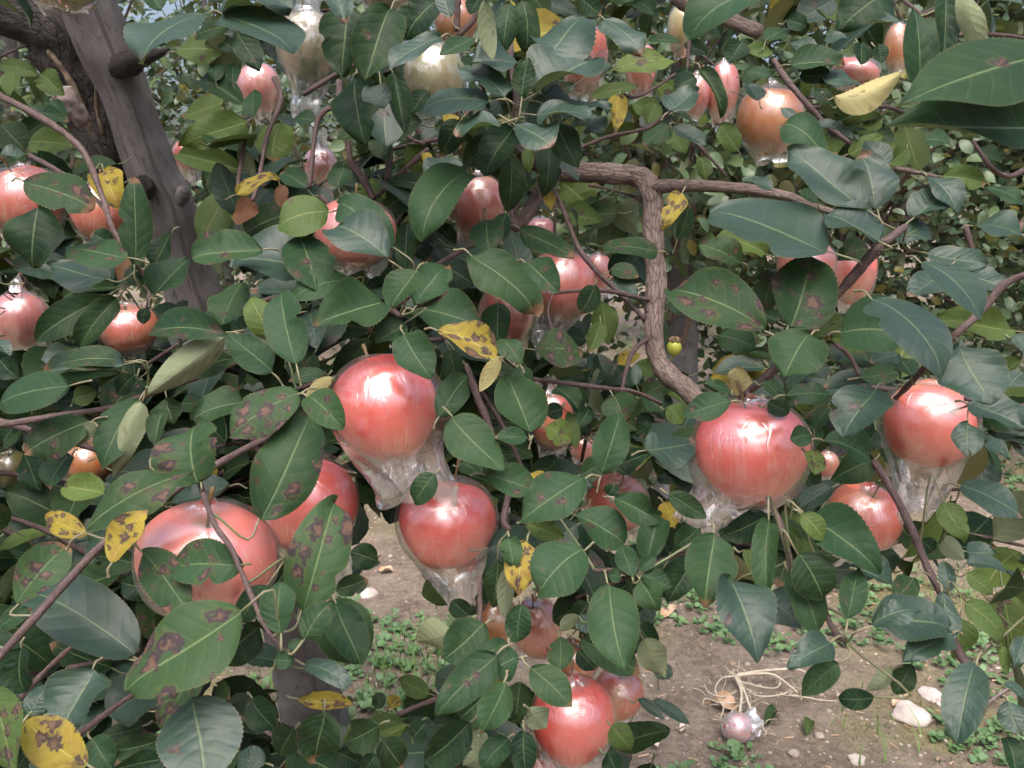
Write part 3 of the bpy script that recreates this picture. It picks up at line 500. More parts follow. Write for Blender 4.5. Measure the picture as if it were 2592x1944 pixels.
# ------------------------------------------------------------------ ground: one sheet to the horizon
def ground_h(x, y):
    return .035 * noise.noise(Vector((x * .6, y * .6, 3))) + .014 * noise.noise(Vector((x * 2.7, y * 2.7, 7))) + .006 * noise.noise(Vector((x * 9, y * 9, 1)))
def make_ground():
    N = 260; t = np.linspace(-1, 1, N); k = 5.2
    g = np.sinh(k * t) / math.sinh(k) * 150
    V = []
    for j in range(N):
        for i in range(N):
            x, y = g[i], g[j] + 2.6
            d = math.hypot(x, y - 2.6); V.append((x, y, ground_h(x, y) if d < 12 else 0))
    Fs = [(j * N + i, j * N + i + 1, (j + 1) * N + i + 1, (j + 1) * N + i) for j in range(N - 1) for i in range(N - 1)]
    o = mesh_obj('ground', V, Fs, M['soil']); o['kind'] = 'structure'; return o
make_ground()
# ------------------------------------------------------------------ leaf shapes
def leaf_geo(L, W, fold=.25, bend=.5, wav=.08, ph=0., nv=30, nu=6, tooth=.03, twist=0., notch=None, hook=0., ea=.62, eb=.72):
    v = np.linspace(0, 1, nv + 1); p = (v ** ea) * ((1 - v) ** eb); p /= p.max()
    p = p * (1 - .10 * np.exp(-((v - .9) / .07) ** 2)); p[0] = .02
    u = np.linspace(-1, 1, nu + 1)
    U, Vv = np.meshgrid(u, v); PR = np.repeat(p[:, None], nu + 1, 1)
    e = (np.abs(U) > .99)
    saw = np.where(np.arange(nv + 1) % 2 == 0, 1., -1.)[:, None] * tooth
    X = U * W / 2 * PR * (1 + e * saw)
    if notch:
        sd, v0, am, wd = notch
        X = np.where(U * sd > 0, X * (1 - am * np.exp(-((Vv - v0) / wd) ** 2)), X)
    X = X + W * .04 * np.sin(Vv * 3.1 + ph)
    Z = fold * W / 2 * PR * (np.sqrt(U * U + .03) - .17) + wav * W * .5 * U * U * np.sin(Vv * 8 + ph + U * 1.3)
    a = bend * (v - .5) + hook * np.maximum(v - .6, 0) ** 2 * 6; ds = L / nv
    yc = np.concatenate([[0], np.cumsum(np.cos((a[1:] + a[:-1]) / 2) * ds)]); zc = np.concatenate([[0], np.cumsum(-np.sin((a[1:] + a[:-1]) / 2) * ds)])
    tw = twist * (v - .3); ct, st = np.cos(tw)[:, None], np.sin(tw)[:, None]
    X, Z = X * ct - Z * st, X * st + Z * ct
    Y = yc[:, None] + Z * np.sin(a)[:, None]; Z = zc[:, None] + Z * np.cos(a)[:, None]
    ang = math.atan2(zc[-1], yc[-1]); sc = L / math.hypot(yc[-1], zc[-1]); c, s = math.cos(ang), math.sin(ang)
    Y, Z = (Y * c + Z * s) * sc, (-Y * s + Z * c) * sc
    vs = np.stack([X.ravel(), Y.ravel(), Z.ravel()], 1); uv = np.stack([U.ravel() * .5 + .5, Vv.ravel()], 1)
    m = nu + 1
    fs = [(j * m + i, j * m + i + 1, (j + 1) * m + i + 1, (j + 1) * m + i) for j in range(nv) for i in range(nu)]
    return vs, fs, uv
KIND = {  # yellowness (below zero: painted sky sheen), spots, value (d: painted shade), normal up / towards camera, flip
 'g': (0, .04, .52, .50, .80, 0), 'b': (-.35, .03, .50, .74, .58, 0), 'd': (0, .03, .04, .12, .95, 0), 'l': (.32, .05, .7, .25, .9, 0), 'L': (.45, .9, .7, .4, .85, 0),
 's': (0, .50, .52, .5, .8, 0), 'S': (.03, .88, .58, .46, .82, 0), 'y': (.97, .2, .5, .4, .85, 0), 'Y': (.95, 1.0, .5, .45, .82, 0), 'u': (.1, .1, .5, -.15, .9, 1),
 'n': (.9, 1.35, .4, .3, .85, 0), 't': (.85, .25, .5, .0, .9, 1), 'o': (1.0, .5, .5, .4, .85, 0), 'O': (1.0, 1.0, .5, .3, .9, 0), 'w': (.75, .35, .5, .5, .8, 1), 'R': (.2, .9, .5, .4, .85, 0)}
# ------------------------------------------------------------------ the apple tree in front
root_pt = ground_at(660 * D, 1610 * D); root_pt.z = 0
tree = empty('apple_tree', root_pt, 'old grey-trunked apple tree filling the foreground with bagged red apples', 'apple tree')
OFF = np.array(root_pt)
def tree_tube(name, mat, pts, **kw):
    V, Fs, UV = tube(pts, **kw)
    return mesh_obj(name, V - OFF, Fs, mat, tree, uvs=UV)
def P3(k, x, y, z): return tuple(at(*cp(k, x, y), z))
# trunk: leans towards the viewer and to the left as it rises
tk = [(*ground_at(675 * D, 1640 * D), .10)]; tk[0] = (tk[0][0], tk[0][1], -.12, .115)
for k, x, y, z, r in (('BL', 1960, 1500, 2.32, .088), ('BL', 1900, 1150, 2.20, .077), ('BL', 1790, 700, 2.06, .068), ('ML', 1560, 1330, 1.92, .062), ('ML', 1400, 850, 1.78, .055), ('ML', 1200, 280, 1.68, .054), ('TL', 1110, 1540, 1.62, .050), ('TL', 1030, 1260, 1.58, .056), ('TL', 935, 1050, 1.55, .050), ('TL', 800, 650, 1.50, .047), ('TL', 670, 330, 1.46, .053), ('TL', 540, 0, 1.42, .052), ('TL', 430, -300, 1.38, .048), ('TL', 330, -700, 1.34, .042)):
    tk.append((*P3(k, x, y, z), r))
tk = [(a, b, c, r * (.84 if i > 6 else 1)) for i, (a, b, c, r) in enumerate(tk)]
tree_tube('trunk', M['trunk'], tk, sides=40, n=10, rough=.05, freq=22, seed=3, lump=.10)
dk = [(*P3(k, x, y, z), r) for k, x, y, z, r in (('TL', 820, 1120, 1.60, .026), ('TL', 700, 960, 1.58, .044), ('TL', 600, 700, 1.57, .050), ('TL', 480, 430, 1.55, .055), ('TL', 330, 190, 1.52, .056), ('TL', 120, 100, 1.50, .042), ('TL', -160, 40, 1.48, .036))]
tree_tube('limb', M['darkbark'], dk, sides=30, n=10, rough=.16, freq=30, seed=5, lump=.12)
tree_tube('limb', M['darkbark'], [(*P3(k, x, y, z), r) for k, x, y, z, r in (('TL', 400, 260, 1.53, .045), ('TL', 300, 20, 1.52, .045), ('TL', 210, -250, 1.50, .04))], sides=24, n=8, rough=.14, freq=30, seed=8, lump=.1)
for i, q in enumerate(((('TL', 300, 310, 1.49, .004), ('TL', 420, 480, 1.50, .006), ('TL', 500, 650, 1.515, .007), ('TL', 570, 820, 1.535, .006), ('TL', 640, 1010, 1.56, .005)), (('TL', 590, 480, 1.49, .003), ('TL', 605, 700, 1.51, .004), ('TL', 640, 830, 1.53, .003)))):
    tree_tube('torn_bark', M['heart'], [(*P3(*a[:4]), a[4]) for a in q], sides=8, n=8, rough=.35, freq=130, seed=i, lump=.3)
tree_tube('branch_stub', M['trunk'], [(*P3(k, x, y, z), r) for k, x, y, z, r in (('TL', 1040, 1330, 1.57, .020), ('TL', 1100, 1240, 1.555, .014), ('TL', 1135, 1185, 1.55, .012), ('TL', 1145, 1170, 1.545, .008))], sides=16, n=5, rough=.12, freq=40, seed=2)
tree_tube('branch_stub', M['darkbark'], [(*P3(k, x, y, z), r) for k, x, y, z, r in (('TL', 720, 430, 1.45, .016), ('TL', 800, 385, 1.42, .022), ('TL', 850, 360, 1.40, .017), ('TL', 1000, 325, 1.38, .006), ('TL', 1040, 310, 1.36, .003))], sides=14, n=6, rough=.15, freq=50, seed=4)
tree_tube('branch_stub', M['stick'], [(*P3(k, x, y, z), r) for k, x, y, z, r in (('TL', 520, 760, 1.42, .012), ('TL', 440, 650, 1.40, .016), ('TL', 395, 590, 1.40, .018), ('TL', 380, 570, 1.40, .012))], sides=20, n=8, rough=.45, freq=110, seed=6)
tree_tube('branch_stub', M['darkbark'], [(*P3(k, x, y, z), r) for k, x, y, z, r in (('TL', 910, 1180, 1.53, .016), ('TL', 885, 1150, 1.49, .018), ('TL', 875, 1140, 1.48, .010))], sides=12, n=5, rough=.2, freq=60, seed=7)
TW = []                                     # points along every twig, for petioles to join
for line in TWIGS.strip().split('\n'):
    it = line.split(';'); kd, r0, r1 = it[0].split(); q_ = (.78 if r0 < '.0045' else .66) if kd == 't' else 1; r0, r1 = float(r0) * q_, float(r1) * q_; n = len(it) - 1; pts = []
    for i, q in enumerate(it[1:]):
        k, x, y, z = q.split(); pts.append((*P3(k, float(x), float(y), float(z)), r0 + (r1 - r0) * i / (n - 1)))
    for a in spline(pts, 8): TW.append(a[:3])
    if kd == 'l': tree_tube('branch', M['limb'], pts, sides=20, n=12, rough=.12, freq=110, seed=n, lump=.16)
    else: tree_tube('twig', M['twig'], pts, sides=9, n=9, rough=.22, freq=150, seed=n, lump=.34)
TW = np.array(TW)
# apples as spheres for placing leaves
AP = []
for a in APPLES:
    x, y, wd, hg, skin, tx, ty, sl, so, sw, nk, lab, lay = a
    dia = {'A': .083, 'B': .083, 'C': .076}[lay] * (1.05 if wd > 260 else 1)
    z = dia * F / (wd * D)
    if lay == 'B' and wd < 200: z = max(.86, min(z, 1.0)); dia = z * wd * D / F
    if lay == 'C': z = min(max(z, 1.2), 1.7); dia = z * wd * D / F
    AP.append((x * D, y * D, z, dia / 2, hg / wd))
def cam_vec(a, b, c): return RT * a + UP * b - FW * c
LEAFLIST = []
for k, txt in LEAVES.items():
    for q in txt.replace('\n', ';').split(';'):
        f = q.split()
        if not f: continue
        b = cp(k, float(f[0]), float(f[1])); t = cp(k, float(f[2]), float(f[3])); LEAFLIST.append((b, t, float(f[4]) / 2.44, float(f[5]), f[6]))
def place_leaf(b, t, wpx, z, kd, r):
    yl, sp, val, nu_, nc, flip = KIND[kd]
    n = cam_vec(r.uniform(-.34, .34), nu_ + r.uniform(-.16, .16), nc).normalized()
    cx, cyy = (b[0] + t[0]) / 2, (b[1] + t[1]) / 2
    for ax, ay, az, ar, asp in AP:           # keep the leaf in front of an apple it covers
        rp = ar * F / az
        ds = [math.hypot((b[0] + (t[0] - b[0]) * s - ax), (b[1] + (t[1] - b[1]) * s - ay) / asp) / rp for s in (0, .25, .5, .75, 1)]
        if min(ds) > 1.04: continue
        if ds[2] < .9 or z < az: z = min(z, az - ar * math.sqrt(max(.04, 1 - min(ds) ** 2)) - .014) if z < az + ar * 1.6 else z
        elif z < az + .03: z = az + .03
    if z > .3:
        Bp = at(*b, z); dr = (at(*t, 1) - CAM)
        den = dr.dot(n); s = (Bp - CAM).dot(n) / den if abs(den) > .15 else z
        lim = .55 * math.hypot(t[0] - b[0], t[1] - b[1]) / F * z
        s = min(max(s, z - lim), z + lim); Tp = CAM + dr * s
    dv = Tp - Bp; L = dv.length; yv = dv.normalized(); n = (n - yv * n.dot(yv)).normalized(); xv = yv.cross(n)
    # apparent width across the drawn axis
    c = (Bp + Tp) / 2; p0 = proj(c); p1 = proj(c + xv * .01); ax_ = Vector((t[0] - b[0], t[1] - b[1])).normalized()
    q = Vector((p1[0] - p0[0], p1[1] - p0[1])); wd = abs(q.x * -ax_.y + q.y * ax_.x) / .01
    Wd = wpx / max(wd, 1); Wd = min(max(Wd, .30 * L), .98 * L)
    if flip: n = -n; xv = -xv
    return Bp, Matrix((xv, yv, n)).transposed(), L, Wd * 1.12, (yl, sp, val)
def hero_leaf(i, b, t, wpx, z, kd):
    r = random.Random(i * 7 + 3)
    Bp, R3, L, Wd, (yl, sp, val) = place_leaf(b, t, wpx, z, kd, r)
    nt_ = None
    if r.random() < .3: nt_ = (r.choice((-1, 1)), r.uniform(.3, .8), r.uniform(.15, .4), r.uniform(.03, .07))
    narrow = Wd < .36 * L
    bd = r.uniform(-.2, 1.1) if kd not in 'ut' else r.uniform(-1.3, -.7)
    big = math.dist(b, t) > 250
    vs, fs, uv = leaf_geo(L, Wd, fold=r.choice((r.uniform(-.12, .1), r.uniform(.1, .35), r.uniform(.3, .6))) if not narrow else .8, bend=bd, wav=r.uniform(.06, .26), ph=r.uniform(0, 6), nv=72 if big else 40, nu=10 if big else 8, tooth=r.uniform(.012, .02) if big else r.uniform(.018, .032), twist=r.uniform(-.7, .7), notch=nt_, hook=r.uniform(0, .8), ea=r.uniform(.5, .8), eb=r.uniform(.58, .95))
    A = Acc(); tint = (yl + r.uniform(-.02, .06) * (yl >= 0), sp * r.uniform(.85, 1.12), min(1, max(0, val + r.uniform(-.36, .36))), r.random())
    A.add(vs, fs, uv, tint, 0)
    # leaf stalk: to the nearest twig when one is close, else back under the blade
    Ri = R3.transposed(); dd = np.linalg.norm(TW - np.array(Bp), axis=1); j = int(dd.argmin())
    if dd[j] < .042 and dd[j] > .004: e = Ri @ (Vector(TW[j]) - Bp)
    else: e = Vector((r.uniform(-.05, .05), -.22, -.10)) * L
    m = Vector((0, -min(.02, e.length * .5), -.0005))
    tube_acc(A, [(0, .012 * L, -.0003, .0006), (m.x, m.y, m.z, .0008), (e.x * .75, e.y * .75 + m.y * .2, e.z * .75, .0008), (e.x, e.y, e.z, .0011)], mi=1, sides=5, n=3)
    ob = A.build('leaf', [M['leaf'], M['petiole']], tree)
    M4 = R3.to_4x4(); M4.translation = Bp - root_pt; ob.matrix_local = M4
    return ob
order = sorted(range(len(LEAFLIST)), key=lambda i: -LEAFLIST[i][2] * math.dist(LEAFLIST[i][0], LEAFLIST[i][1]))
extra = Acc()                                # leaves past the 300 largest, and the foliage behind them
for rank, i in enumerate(order):
    b, t, wpx, z, kd = LEAFLIST[i]
    if rank < 300: hero_leaf(i, b, t, wpx, z, kd)
    else:
        r = random.Random(i * 7 + 3); Bp, R3, L, Wd, (yl, sp, val) = place_leaf(b, t, wpx, z, kd, r)
        vs, fs, uv = leaf_geo(L, Wd, r.uniform(.1, .4), r.uniform(0, .8), r.uniform(.05, .15), r.uniform(0, 6), 20, 6, .03, r.uniform(-.5, .5))
        Mx = np.array(R3); extra.add(vs @ Mx.T + np.array(Bp) - OFF, fs, uv, (yl, sp, val, r.random()))
        p2 = R3 @ Vector((.004, -.24 * L, -.006)); p1 = Vector(Bp - root_pt)
        tube_acc(extra, [(*p1, .0006), (*(p1 + p2 * .5 + Vector((0, 0, -.003))), .0008), (*(p1 + p2), .001)], mi=1, sides=4, n=2, cap=False)
# foliage between and behind: clusters on short shoots, kept off the apples, trunk and open views in front of which nothing hangs
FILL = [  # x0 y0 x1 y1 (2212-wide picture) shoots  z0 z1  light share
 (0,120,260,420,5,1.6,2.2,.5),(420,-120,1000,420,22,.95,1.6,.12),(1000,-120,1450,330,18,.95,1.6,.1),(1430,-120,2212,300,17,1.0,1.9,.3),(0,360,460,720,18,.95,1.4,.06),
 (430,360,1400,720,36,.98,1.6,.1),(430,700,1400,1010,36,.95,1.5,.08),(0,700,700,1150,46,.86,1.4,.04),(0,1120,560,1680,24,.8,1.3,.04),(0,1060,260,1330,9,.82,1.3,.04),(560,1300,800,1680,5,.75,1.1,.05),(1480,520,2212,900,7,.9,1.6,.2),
 (1400,880,2212,1180,10,.85,1.4,.15),(900,1000,1440,1680,26,.78,1.2,.05),(1800,1150,2212,1360,6,.75,1.2,.2),(1440,1090,1760,1260,5,.75,1.1,.1),(-500,-800,2700,-160,75,.85,2.0,.1),(-700,-200,-60,1800,26,.75,1.7,.1),(2270,-200,2900,1800,22,.75,1.7,.2)]  # box above the frame: unseen canopy added to shade the leaves
CLEAR = [(270,40,440,300,9),(1370,370,1450,770,1.12),(1230,320,1450,430,1.18),(1400,700,1530,880,1.12),(1500,420,1600,520,9),(1450,640,1540,800,9),(1880,470,2212,560,9),(1330,650,1400,790,9),(1430,1270,2140,1700,9),(790,1120,880,1300,9),(780,1320,960,1500,9),(1010,1170,1080,1240,0),(1500,330,1720,400,9),(1900,580,2212,700,9),(1300,640,1400,760,9),(1900,420,2212,480,9),(1700,440,1780,520,9),(640,240,760,330,9),(600,1360,780,1560,9),(1700,330,1760,420,9)]
trunk_px = [(TKx, TKy) for TKx, TKy, _ in (proj(Vector(a[:3])) for a in spline(tk, 4))]
def blocked(x, y, z, L):
    rp = L * F / z * .42
    for ax, ay, az, ar, asp in AP:
        if z - .03 < az + ar * .8 and math.hypot(x - ax, (y - ay) / asp) < ar * F / az * 1.02 + rp * .75: return True
    for x0, y0, x1, y1, zc in CLEAR:
        if x0 * D - rp * .6 < x < x1 * D + rp * .6 and y0 * D - rp * .6 < y < y1 * D + rp * .6 and z < max(zc, 0.1): return True
    if y < 690 * D and any(abs(x - a) < 75 + rp and abs(y - b) < 90 for a, b in trunk_px): return True
    return False
GEO = [leaf_geo(1, r_.uniform(.5, .66), r_.uniform(.1, .45), r_.uniform(.1, 1.0), r_.uniform(.05, .16), r_.uniform(0, 6), 14, 4, .03, r_.uniform(-.6, .6), None, 0, r_.uniform(.5, .8), r_.uniform(.58, .95)) for r_ in (random.Random(k) for k in range(10))]
rf = random.Random(77); shoots = Acc()
for x0, y0, x1, y1, ns, z0, z1, lite in FILL:
    for _ in range(ns):
        z = rf.uniform(z0, z1); c = at(rf.uniform(x0, x1) * D, rf.uniform(y0, y1) * D, z)
        dv = cam_vec(rf.uniform(-1, 1), rf.uniform(-.7, .5), rf.uniform(-.5, .6)).normalized(); ln = rf.uniform(.05, .16)
        a0, a1 = c - dv * ln, c + dv * ln; md = c + cam_vec(rf.uniform(-.02, .02), .02, 0)
        okk = 0
        def shoot(): tube_acc(shoots, [(*(Vector(a0) - root_pt), .0032), (*(md - root_pt), .0026), (*(Vector(a1) - root_pt), .0016)], sides=6, n=4, rough=.1, freq=150)
        for _ in range(rf.randint(9, 15)):
            s = rf.uniform(-1, 1); base = c + dv * ln * s; L = rf.uniform(.05, .085)
            d = (cam_vec(rf.uniform(-1, 1), rf.uniform(-1, .75), rf.uniform(-.7, .9)) + dv * .5).normalized()
            n = cam_vec(rf.uniform(-.6, .6), rf.uniform(.1, .95), rf.uniform(.1, 1)).normalized(); n = (n - d * n.dot(d)).normalized(); xv = d.cross(n)
            base = base + d * .018; mid = base + d * L * .5; px = proj(mid)
            if blocked(px[0], px[1], px[2], L): continue
            okk += 1; g = rf.choice(GEO); Mx = np.array(Matrix((xv, d, n)).transposed())
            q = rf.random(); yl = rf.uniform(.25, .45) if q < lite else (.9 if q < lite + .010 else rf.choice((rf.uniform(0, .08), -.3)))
            extra.add((g[0] * L) @ Mx.T + np.array(base) - OFF, g[1], g[2], (yl, .55 if rf.random() < .3 else .05, rf.uniform(0, .38), rf.random()))  # low value: shade inside the crown put into the leaf colour
            p0 = Vector(base) - root_pt
            tube_acc(extra, [(*p0, .0007), (*(p0 - d * .009 + Vector((0, 0, -.002))), .0008), (*(p0 - d * .02), .001)], mi=1, sides=4, n=1, cap=False)
        if okk > 4 and not any(blocked(*proj(Vector(q))[:3], .03) for q in (a0, c, a1)): shoot()
fo = extra.build('foliage', [M['leaf'], M['petiole']], tree); fo['kind'] = 'stuff'
so_ = shoots.build('shoots', M['twig'], tree); so_['kind'] = 'stuff'
# ------------------------------------------------------------------ bagged apples
def tri(x): return 2 * abs(2 * (x / (2 * math.pi) - math.floor(x / (2 * math.pi) + .5))) - 1
def apple_mesh(name, R, H, mat, seed, nt=40, np_=26):
    r = random.Random(seed); ph = r.uniform(0, 6); V = []; fl = r.uniform(-.05, .05)
    for j in range(np_ + 1):
        a = math.pi * j / np_; s, c = math.sin(a), math.cos(a)
        for i in range(nt):
            t = 2 * math.pi * i / nt
            rr = R * (s ** (.92 + .12 * (c < 0)) if s > 0 else 0) * (1 + .075 * c + .02 * math.cos(2 * t + ph) + .012 * math.cos(5 * t) * (.5 - .5 * c))
            rr *= 1 - .16 * max(0, -c) ** 1.6; z = H * c * (1 + .07 * (c < 0)) * (1 + .03 * math.cos(t + ph + 1)) - .30 * H * math.exp(-(rr / (.26 * R)) ** 2) * (c > 0) + .16 * H * math.exp(-(rr / (.17 * R)) ** 2) * (c < 0) * (1 + .25 * math.cos(5 * t))
            V.append((rr * math.cos(t), rr * math.sin(t), z + fl * rr * math.cos(t)))
    Fs = [(j * nt + i, (j + 1) * nt + i, (j + 1) * nt + (i + 1) % nt, j * nt + (i + 1) % nt) for j in range(np_) for i in range(nt)]
    return V, Fs
def film_mesh(R, H, seed, sl, so, sw, neck, bulge, nt, hi, nr0=.006):
    """film hugging the fruit, gathered above it and hanging loose and creased below"""
    r = random.Random(seed); ph = [r.uniform(0, 6.28) for _ in range(8)]; V = []; LO = []; Rr, Hh = R * 1.028 + .0008, H * 1.04 + .0008
    rows = []
    nn, ne, nk = (5, 18, 13) if hi else (3, 14, 12)
    for j in range(nn): s = j / nn; rows.append(('n', s))
    for j in range(ne): rows.append(('e', j / ne))
    for j in range(nk + 1): rows.append(('s', j / nk))
    p0, p1 = R_(24), R_(118); wd = 2 * R
    r1, z1 = Rr * math.sin(p1), Hh * math.cos(p1); zend = -(Hh + sl * wd); jag = r.uniform(.10, .22)
    for kind, s in rows:
        for i in range(nt):
            t = 2 * math.pi * i / nt; ct, st = math.cos(t), math.sin(t)
            fold = .5 * tri(3 * t + ph[0]) + .35 * tri(5 * t + ph[1]) + .3 * tri(8 * t + ph[2])
            if kind == 'n':
                ra = nr0 + (Rr * math.sin(p0) - nr0) * s ** (2.2 if nr0 < .01 else 1); rr = ra * (1 + .42 * fold * (1 - s)); z = Hh * math.cos(p0) + neck * wd * (1 - s) ** 1.2; ox = .12 * neck * wd * (1 - s) * math.sin(ph[3]); fy = 1
                if s < .01: z += .006 * tri(2 * t + ph[4]) * min(1, neck * 8)
            elif kind == 'e':
                a = p0 + (p1 - p0) * s; rr = Rr * math.sin(a) ** .92 * (1 + .075 * max(0, math.cos(a))) * (1 + .012 * fold * (.35 + s)); z = Hh * math.cos(a); ox = 0; fy = 1
            else:
                e = s * s * (3 - 2 * s); zl = z1 + (zend - z1) * s * (1 + jag * tri(2 * t + ph[5]) * s + .6 * jag * tri(5 * t + ph[6]) * s)
                hull = Rr * math.sqrt(max(0, 1 - (zl / Hh) ** 2)) if abs(zl) < Hh else 0
                lin = r1 + (sw * R - r1) * s ** .85; rr = max(lin, hull * 1.01) * (1 + fold * .42 * s ** .8); z = zl; ox = so * wd * e; fy = 1 - .45 * e
                rr = max(rr, hull * 1.005)
            if bulge and kind != 'n':
                ba, bm = bulge; dt = math.atan2(math.sin(t - ba), math.cos(t - ba)); f = s if kind == 'e' else 1 - .2 * s
                rr += bm * R * math.exp(-(dt / .5) ** 2) * f
            q = Vector((rr * ct + ox, rr * st * fy, z))
            am = {'n': .0022, 'e': .0007, 's': .0010 + .0055 * s}[kind]
            nz = abs(noise.noise(q * (26 if kind == 's' else 38) + Vector((seed, 0, 0)))) * 2.6 - .5 + .35 * noise.noise(q * 80 + Vector((0, seed, 0)))
            q += Vector((ct, st, .3)) * nz * am if kind != 'e' else Vector((ct, st, 0)) * max(nz, 0) * am
            V.append(q); LO.append(((1 - .5 * s) if kind == 'n' else 0 if kind == 'e' else min(1, s * 2.2), 0, 0, 1))
    m = len(rows)
    Fs = [(j * nt + i, (j + 1) * nt + i, (j + 1) * nt + (i + 1) % nt, j * nt + (i + 1) % nt) for j in range(m - 1) for i in range(nt)]
    return V, Fs, LO
def make_apple(loc, R, H, skin, tx, ty, sl, so, sw, nk, label, seed, hi=True, bulge=None, name='apple', roll=0, film=True, milky=0, nr0=.006, fmat='film'):
    root = empty(name, loc, label, 'apple', 'apples in clear film bags')
    V, Fs = apple_mesh('fruit', R, H, None, seed, 44 if hi else 24, 30 if hi else 16)
    fr = mesh_obj('fruit', V, Fs, M[skin], root)
    rot = Matrix.Rotation(R_(tx), 3, 'X') @ Matrix.Rotation(R_(ty), 3, 'Y'); rot = rot @ Matrix.Rotation(seed * 1.7, 3, 'Z')
    fr.rotation_euler = rot.to_euler()
    r = random.Random(seed)
    st = [(0, 0, .55 * H, .0011), (.002, .001, .85 * H, .0011), (.003, .003, 1.1 * H, .0012), (.006, .004, 1.1 * H + .012, .0018)]
    V, Fs, UV = tube(st, sides=6, n=3); so2 = mesh_obj('stem', V, Fs, M['stem'], root, uvs=UV); so2.rotation_euler = rot.to_euler()
    if hi:                                   # dried flower end
        A = Acc()
        for k in range(5):
            a = k * 1.257; tube_acc(A, [(.003 * math.cos(a), .003 * math.sin(a), -.76 * H, .0012), (.005 * math.cos(a), .005 * math.sin(a), -.80 * H, .0012), (.003 * math.cos(a), .003 * math.sin(a), -.85 * H, .0005)], sides=5, n=2)
        cx = A.build('calyx', M['stem'], root); cx.rotation_euler = rot.to_euler()
    if film:
        V, Fs, LO = film_mesh(R * (1.04 if abs(tx) > 40 else 1), max(H, R) * 1.02 if abs(tx) > 40 else H, seed, sl, so, sw, nk, bulge, 52 if hi else 36, hi, nr0)
        me_o = mesh_obj('film_bag', V, Fs, M[fmat], root, tint=[(max(q[0], milky), 0, 0, 1) for q in LO]); me_o.data.set_sharp_from_angle(angle=R_(20))
        me_o.rotation_euler = (roll, 0, 0)
    return root
for i, (a, g) in enumerate(zip(APPLES, AP)):
    x, y, wd, hg, skin, tx, ty, sl, so, sw, nk, lab, lay = a
    loc = at(g[0], g[1], g[2]); R = g[3]
    bl = (math.pi, .16) if i == 4 else ((0.2, .24) if i == 0 else None)
    make_apple(loc, R, R * g[4] * .97, skin, tx, ty, sl, so, sw, nk, lab, i + 1, hi=wd > 85, bulge=bl, milky=.5 if i in (24, 34, 37) else .22 if i in (23, 29, 25) else 0, nr0=.45 * R if i in (24, 34) else .006, fmat='filmmilky' if i in (24, 34, 37, 23, 29, 25) else 'film')
# the small aborted fruit on the crooked branch
fp = at(*cp('MM', 2090, 590), 1.0)
fl = empty('fruitlet', fp, 'tiny green undeveloped fruit with brown top on the crooked branch', 'fruitlet')
V, Fs = apple_mesh('f', .0085, .0095, None, 99, 16, 12); fm = mesh_obj('fruit', V, Fs, plain('green_fruitlet', (.30, .36, .05), (.36, .38, .06), .4), fl)
A = Acc()
for k in range(6):
    q = k * 1.05; tube_acc(A, [(.004 * math.cos(q), .004 * math.sin(q), .006, .002), (.005 * math.cos(q), .005 * math.sin(q), .010, .0024), (.002 * math.cos(q), .002 * math.sin(q), .013, .001)], sides=5, n=2)
A.build('calyx', M['stem'], fl)
V, Fs, UV = tube([(0, 0, -.007, .001), (-.004, 0, -.013, .0012), (-.012, .004, -.018, .0014)], sides=5, n=3); mesh_obj('stem', V, Fs, M['petiole'], fl, uvs=UV)
